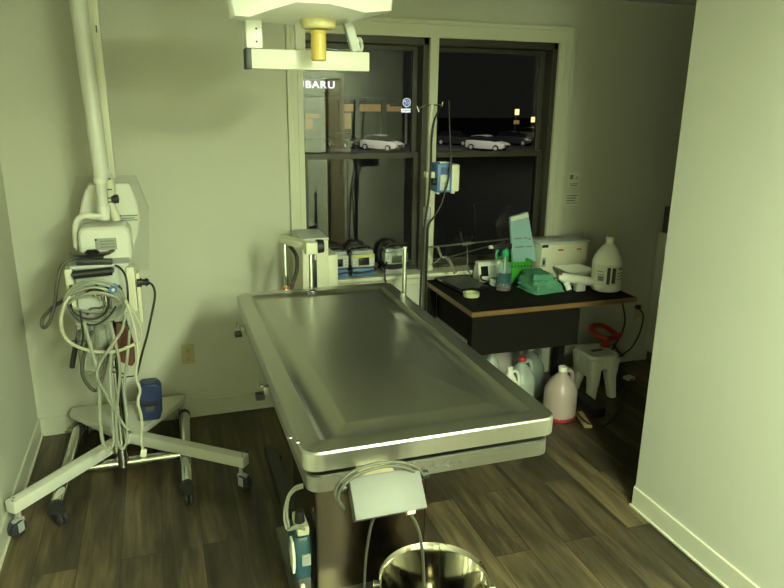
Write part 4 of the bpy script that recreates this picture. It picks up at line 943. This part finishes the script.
jug(2.165, 3.60, 0, 'jug_smoky', 'dark smoky jug on the floor behind the jug of red liquid', .34, .092, .3)
jug(2.022, 3.455, 0, 'jug_clear', 'clear jug with a red cap on the floor under the desk', .33, .085, .2, cap='red')
jug(1.895, 3.37, 0, 'white_plastic', 'small white jug with a loop handle under the desk by the red-capped jug', .315, .062, -.15)
q_ = at(497.5, 400, Z=0)
bt_ = thing('small_bottle', (1.835, 3.50, 0), 'small clear bottle with a white cap under the desk near the table corner', 'bottle')
k = MB(); k.lathe((1.835,3.50,0), [(0,.001),(.045,.001),(.05,.008),(.05,.27),(.042,.31),(.02,.345),(.018,.36)], 24); k.build('body', 'jug_clear', bt_)
k = MB(); k.lathe((1.835,3.50,.355), [(0,0),(.022,0),(.022,.026),(0,.03)], 18); k.build('cap', 'white_plastic', bt_)
tb_ = thing('round_tub', (1.95, 3.70, 0), 'large pale round container under the desk behind the red-capped jug', 'container')
k = MB(); k.lathe((1.95,3.70,0), [(0,.001),(.12,.001),(.135,.01),(.135,.20),(.125,.27),(.09,.33),(.05,.365),(.03,.375)], 32); k.build('body', 'jug_milky', tb_)
k = MB(); k.lathe((1.95,3.70,.372), [(0,0),(.034,0),(.034,.02),(0,.022)], 20); k.build('cap', 'cream_plastic', tb_)
MB().b2((1.915,3.568,.08),(1.985,3.58,.15)).build('side_sticker', 'paper', tb_)
# ================================================================ STOOL AND FLOOR CLUTTER
sx_, sy_ = 2.590, 3.50
so = thing('plastic_stool', (sx_, sy_, 0), 'low cream plastic step stool on the floor beyond the desk leg', 'stool')
sz = .292; W0, W1, D0, D1 = -.104, .104, -.115, .125
k = MB()
k.loft([rrect(sx_+W0*s-.0, sx_+W1*s, sy_+D0*s, sy_+D1*s, .05, z, 6) for s, z in ((1.0,sz-.03),(1.0,sz-.008),(.97,sz),(.80,sz+.001),(.78,sz-.003))]); k.build('seat', 'white_plastic', so)
for fx in (-1, 1):
    for fy in (-1, 1):
        tx, ty = sx_+(W1-.042)*fx, sy_+(.12-.045)*fy; bx_, by_ = tx+.016*fx, ty+.018*fy
        k = MB(); k.loft([rrect(bx_-.024, bx_+.024, by_-.026, by_+.026, .012, 0, 3), rrect(tx-.032, tx+.032, ty-.034, ty+.034, .014, .14, 3), rrect(tx-.045, tx+.045, ty-.042, ty+.042, .016, sz-.022, 3)]); k.build('leg', 'white_plastic', so)
# arched aprons
for fy in (-1, 1):
    y_ = sy_+fy*.106+.004; n_ = 12
    pts = [(sx_-.082, y_, sz-.02), (sx_-.082, y_, sz-.215)] + [(sx_+.060*math.cos(PI-PI*i/n_), y_, sz-.215+.125*math.sin(PI*i/n_)) for i in range(n_+1)] + [(sx_+.082, y_, sz-.215), (sx_+.082, y_, sz-.02)]
    k = MB(); k.prism(pts, (0,.010,0)); k.build('apron', 'white_plastic', so)
for fx in (-1, 1):
    MB().b2((sx_+fx*.094-.005, sy_-.07, sz-.15), (sx_+fx*.094+.005, sy_+.08, sz-.02)).build('apron', 'white_plastic', so)
MB().b2((sx_-.04, sy_-.010, sz-.003), (sx_+.04, sy_+.010, sz+.0025)).build('grip_slot', 'dark_grey', so)
# red tool on the stool
rt = thing('hose_ring', (2.66, 3.56, sz), 'red plastic hose ring lying on the stool against the wall', 'clamp')
k = MB(); k.tube([at(x, y, Y=yy) for x, y, yy in ((591,328,3.66),(596,325,3.70),(604,326,3.72),(612,331,3.70),(616,335,3.64),(609,339,3.58),(602,338,3.56),(595,333,3.60))], .016, 10, closed=True, sub=4); k.build('ring', 'red', rt)
k = MB(); k.tube([at(606,337,Y=3.57), at(605,345,Y=3.55)], [.024,.018], 12, smooth=False); k.build('stem', 'red', rt)
k = MB(); k.tube([at(608,339,Y=3.58), at(618,337,Y=3.60), at(621,334,Y=3.62)], .014, 12); k.build('side_arm', 'red', rt)
q_ = at(605,347,Y=3.55); MB().lathe((q_.x, 3.55, sz+.001), [(0,0),(.036,0),(.036,.008),(.02,max(.012,q_.z-sz)),(0,max(.014,q_.z-sz+.005))], 18).build('foot', 'red', rt)
# black adapter, wood block, white tag, cords
a_, b_ = at(578, 396, Z=.03), at(598, 412, Z=.03); d_ = b_-a_
k = MB(); k.box(((a_.x+b_.x)/2, (a_.y+b_.y)/2, .030), (d_.length+.03, .085, .058), RZ(math.atan2(d_.y, d_.x)), .006); ad = k.build('floor_adapter', 'black'); tag(ad, 'black power strip box on the floor beside the jug of red liquid', 'power strip')
a_, b_ = at(579, 413, Z=.01), at(588, 426, Z=.01); d_ = b_-a_
k = MB(); k.box(((a_.x+b_.x)/2, (a_.y+b_.y)/2, .009), (d_.length+.02, .045, .017), RZ(math.atan2(d_.y, d_.x)), .002); wb = k.build('wood_offcut', 'pine'); tag(wb, 'pale wood offcut on the floor by the black power strip', 'wood')
q_ = at(629, 378, Z=.01)
k = MB(); k.box((q_.x, q_.y, .011), (.062,.055,.021), RZ(.2), .003); tg = k.build('cable_box', 'paper'); tag(tg, 'small white printed cube on the dark floor right of the stool', 'box')
for i in range(3): MB().box((q_.x, q_.y-.03, .006+i*.005), (.04,.0015,.0022), RZ(.2)).build('printed_line', 'ink', tg)
def fcord(name, mat, r, pts, lab):
    k = MB(); k.tube([at(x, y, Z=r+z) if z is not None else at(x, y, Y=yy) for x, y, z, yy in pts], r, 8); tag(k.build(name, mat), lab, 'cable')
fcord('trailing_cable', 'black', .0055, ((577,400,.004,0),(575,408,.002,0),(580,416,.02,0),(586,422,.022,0),(594,426,0,0),(603,426,0,0),(611,421,0,0),(617,413,0,0),(620,404,0,0),(622,394,0,0),(626,384,0,0)), 'black cord curving over the dark floor to the white cube')
fcord('hanging_cable', 'black', .0055, ((620,296,None,3.30),(623,306,None,3.40),(625,320,None,3.55),(622,333,None,3.65),(616,343,None,3.72),(612,352,None,3.76),(616,362,.0,0),(622,370,0,0),(627,376,.01,0)), 'black cord hanging from the desk\'s free end down behind the stool')
def plg(t): 
    q = at(638, 307, Y=D-.02); MB().box(q, (.034,.03,.03), None, .006).build('plug', 'black', t)
k_pts = ((638,308,D-.03),(643,314,D-.05),(642,325,D-.05),(638,337,D-.05),(632,347,D-.05),(625,353,D-.06),(618,358,D-.07),(612,362,D-.08))
cord('plugged_cable', 'black', .0055, k_pts, 'black cord plugged into the outlet behind the desk\'s free end', 'cable', plug=plg)
fcord('short_cable', 'black', .005, ((613,344,None,3.78),(619,352,None,3.80),(626,358,.0,0),(634,361,0,0)), 'short black cord crossing another behind the stool')
# ================================================================ CABINET PAST THE PARTITION
yc = D-.62; cl_ = at(654, 270, Y=D-.012).x
cbn = thing('cabinet', (cl_+.35, yc+.3, 0), 'white cabinet against the back wall past the partition end', 'cabinet')
ztop = at(656, 232, Y=D-.012).z
zmid = at(654, 254, Y=D-.012).z
MB().b2((cl_, D-.30, .08), (cl_+.6, D-.013, ztop-.0), .002).build('body', 'white_metal', cbn)
MB().b2((cl_+.003, D-.32, zmid+.004), (cl_+.597, D-.300, ztop-.004), .002).build('drawer', 'white_metal', cbn)
MB().b2((cl_+.003, D-.32, .09), (cl_+.597, D-.300, zmid-.004), .002).build('door', 'white_metal', cbn)
MB().b2((cl_+.02, D-.28, 0), (cl_+.58, D-.02, .08)).build('plinth', 'dark_grey', cbn)
k = MB(); k.b2((cl_+.01, D-.28, ztop), (cl_+.30, D-.03, at(657,207,Y=D-.03).z), .006); bxo = thing('dark_case', (cl_+.15, D-.15, ztop), 'dark box on top of the white cabinet past the partition', 'box')
k.build('case', 'dark_grey', bxo); MB().b2((cl_+.03, D-.286, ztop+.03), (cl_+.27, D-.279, ztop+.10), .002).build('front_panel', 'black', bxo)
# ================================================================ OUTDOORS
GZ = -3.95
struct(MB().b2((-80, D+.4, GZ-.3), (170, 190, GZ)), 'ground', 'asphalt', 'dark asphalt of the lot across the road')
def car(px, py, yy, yaw, mat, lab, s=1.12):
    q = at(px, py, Y=yy); x, y = q.x, yy
    t = thing('car', (x, y, GZ), lab, 'car', 'parked cars across the road')
    R = RZ(yaw)
    def V(a, b, c_): return Vector((x,y,GZ)) + R @ Vector((a*s, b*s, c_*s))
    k = MB()
    st = [(-2.25,.62,.45,.70),(-2.15,.80,.30,.95),(-1.5,.88,.24,1.02),(-.6,.90,.22,1.0),(.6,.90,.22,.98),(1.3,.89,.24,.92),(1.95,.82,.28,.80),(2.25,.66,.40,.66)]
    k.loft([[V(a,-w,z0),V(a,-w*1.02,(z0+z1)/2),V(a,-w*.92,z1),V(a,w*.92,z1),V(a,w*1.02,(z0+z1)/2),V(a,w,z0)] for a,w,z0,z1 in st]); k.build('body', mat, t)
    k = MB(); k.loft([[V(a,-w,z0),V(a+(b-a)*0,-w*.86,z1),V(a,w*.86,z1),V(a,w,z0)] for a,b,w,z0,z1 in ((-2.05,0,.74,.93,.97),(-1.5,0,.80,.96,1.40),(-.6,0,.82,.96,1.50),(.2,0,.80,.96,1.44),(1.15,0,.74,.92,.96))]); gl = k.build('glasshouse', 'car_glass', t)
    k = MB(); k.loft([[V(a,-w,z0),V(a,-w,z0+.05),V(a,w,z0+.05),V(a,w,z0)] for a,w,z0 in ((-1.55,.66,1.37),(-.6,.70,1.48),(.2,.66,1.42))]); k.build('roof', mat, t)
    for a in (-1.4, 1.38):
        for b in (-.86, .86):
            k = MB(); k.cyl(V(a,b-.11,.32), V(a,b+.11,.32), .32*s, n=20); wl = k.build('wheel', 'rubber', t)
            k = MB(); k.cyl(V(a,b-.12,.32), V(a,b+.12,.32), .19*s, n=16); k.build('hub', 'light_grey', wl)
    for b in (-.6,.6):
        k = MB(); k.box(V(2.16,b,.66), (.14*s,.30*s,.12*s), R, .02); k.build('headlight', 'white_plastic', t)
    k = MB(); k.box(V(2.24,0,.55), (.06*s,.7*s,.14*s), R, .01); k.build('grille', 'car_glass', t)
car(488, 138, 72, -.95, 'car_white', 'white hatchback seen through the window right of the mullion')
car(382, 138, 74, -.95, 'car_white', 'pale car under the lit showroom through the window left of the mullion')
car(345, 140, 79, -1.2, 'car_dark', 'dark car parked left of the pale car outside')
car(456, 140, 81, -.9, 'car_dark', 'dark car parked left of the white hatchback outside')
car(515, 139, 80, -.9, 'car_dark', 'dark car parked right of the white hatchback outside')
car(533, 138, 90, -.8, 'car_silver', 'grey car at the far right edge of the right window')
# showroom building
yS = 96
bd = thing('showroom', (at(360,110,Y=yS).x, yS+6, GZ), 'long dark showroom building with a lit orange band across the road', 'building')
L0, L1 = at(240, 118, Y=yS).x, at(415, 118, Y=yS).x; zr = at(370, 100, Y=yS).z
MB().b2((L0, yS, GZ), (L1, yS+12, zr)).build('wall', 'facade', bd)
MB().b2((L0-.4, yS-.4, zr), (L1+.4, yS+12.4, zr+.35)).build('roof_edge', 'dark_grey', bd)
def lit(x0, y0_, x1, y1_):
    a, b = at(x0, y0_, Y=yS-.1), at(x1, y1_, Y=yS-.1); MB().b2((a.x, yS-.12, b.z), (b.x, yS+.02, a.z)).build('glow_panel', 'showroom_glow', bd, smooth=False)
lit(344,104,389.7,111.5); lit(390,106.5,402,111.5)  # fascia band: lamp light falling on it is put in as emission
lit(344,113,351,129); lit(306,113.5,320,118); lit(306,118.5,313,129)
k = MB()
for px in (341.5, 357, 384): a = at(px, 118, Y=yS-1); k.b2((a.x-.35, yS-1.2, GZ), (a.x+.35, yS-.6, zr))
k.build('canopy_post', 'dark_grey', bd)
# glowing shop lettering on its roof
sg = thing('shop_sign', (at(318,92,Y=yS).x, yS, zr+.35), 'glowing white shop letters on the roof across the road seen past the casing', 'sign')
fs = MB(); a, b = at(288, 92, Y=yS), at(340, 92, Y=yS)
fs.b2((a.x, yS+.3, zr+.36), (b.x, yS+.5, at(320,79,Y=yS).z)); fs.build('sign_backing', 'facade', sg)
q = at(328.3, 85.2, Y=yS); q0 = at(308.5, 85.2, Y=yS); step = (q.x-q0.x)/2
for i, ch in enumerate('SUBARU'):
    x_ = at((293,300.5,308.2,315.6,323.3,331.3)[i], 85.2, Y=yS).x
    text('letter', ch, 1.32, (x_, yS+.0, q.z), 'sign_glow', sg, FACE, .10, 1.12, .03)
# pylon sign
yP2 = 84; py_ = thing('pylon_sign', (at(407,120,Y=yP2).x, yP2, GZ), 'roadside pylon sign with a glowing blue oval emblem over a white name board', 'sign')
q = at(406.5, 102.5, Y=yP2)
MB().cyl((q.x, yP2+.1, q.z), (q.x, yP2-.1, q.z), .52, n=28).build('emblem_disc', 'emblem_blue', py_)
k = MB()
for dx_, dz_, r_ in ((-.22,.14,.10),(.10,.20,.06),(.27,.06,.06),(.22,-.16,.06),(.02,-.06,.06),(-.12,-.20,.06)):
    k.cyl((q.x+dx_, yP2-.1, q.z+dz_), (q.x+dx_, yP2-.14, q.z+dz_), r_, n=8)
k.build('emblem_stars', 'sign_glow', py_)
k = MB(); k.tube([(q.x+.50*math.cos(i*PI/12), yP2-.12, q.z+.50*math.sin(i*PI/12)) for i in range(24)], .035, 6, closed=True, sub=1); k.build('emblem_rim', 'sign_glow', py_)
q2 = at(406.5, 110.5, Y=yP2)
nb = MB().box((q2.x, yP2, q2.z), (1.36, .2, .46)).build('name_board', 'sign_glow', py_)
text('board_lettering', 'SUBARU', .36, (q2.x, yP2-.115, q2.z), 'emblem_blue', nb, FACE, .01)
MB().b2((q2.x-.15, yP2+.02, GZ), (q2.x+.15, yP2+.2, q.z-.3)).build('post', 'car_silver', py_)
# lot lamp posts, then added fill lights
for px, py, yy, lab in ((516,112,84,'lit lamp post outside right of the white hatchback'), (532,119.5,92,'dimmer lit lamp post at the far right outside')):
    q = at(px, py, Y=yy); t = thing('lamp_post', (q.x, yy, GZ), lab, 'lamp post')
    MB().cyl((q.x, yy, GZ), (q.x, yy, q.z+.2), .07).build('post', 'dark_grey', t)
    MB().box((q.x, yy-.3, q.z), (.42,.5,.75), None, .05).build('lamp', 'lamp_glow', t)
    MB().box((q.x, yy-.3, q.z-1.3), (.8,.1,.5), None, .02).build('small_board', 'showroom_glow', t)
def lot(px, w):  # added spot with no fixture, brightens the parked cars
    L = bpy.data.lights.new('lot_fill', 'SPOT'); L.energy = w; L.color = (1,.95,.78); L.shadow_soft_size = .4; L.spot_size = math.radians(75); L.spot_blend = .6
    o = bpy.data.objects.new('lot_fill', L); COL.objects.link(o); o.location = (at(px,100,Y=66).x, 66, 4.5)
    tgt = Vector((at(px,140,Y=74).x, 74, GZ)); o.rotation_euler = (tgt-o.location).to_track_quat('-Z','Y').to_euler()
lot(486, 1200); lot(380, 1700)
L = bpy.data.lights.new('lot_fill', 'POINT'); L.energy = 600; L.color = (1,.97,.8); L.shadow_soft_size = .5  # added unseen fill that lifts the dark asphalt behind the panes
o = bpy.data.objects.new('lot_fill', L); COL.objects.link(o); o.location = (30, 42, 9)
# ================================================================ WORLD, VIEW
wd_ = bpy.data.worlds.new('night'); S.world = wd_; wd_.use_nodes = True
nt = wd_.node_tree; bgn = nt.nodes['Background']; bgn.inputs['Strength'].default_value = 1
bgn.inputs['Color'].default_value = (.0024,.0025,.0020,1)
S.view_settings.view_transform = 'Standard'; S.view_settings.look = 'None'; S.view_settings.gamma = 1; S.view_settings.use_curve_mapping = False
S.view_settings.exposure = 1.8
S.cycles.use_denoising = True
S.cycles.max_bounces = 8; S.cycles.transparent_max_bounces = 16; S.cycles.sample_clamp_indirect = 3; S.cycles.caustics_reflective = False; S.cycles.caustics_refractive = False
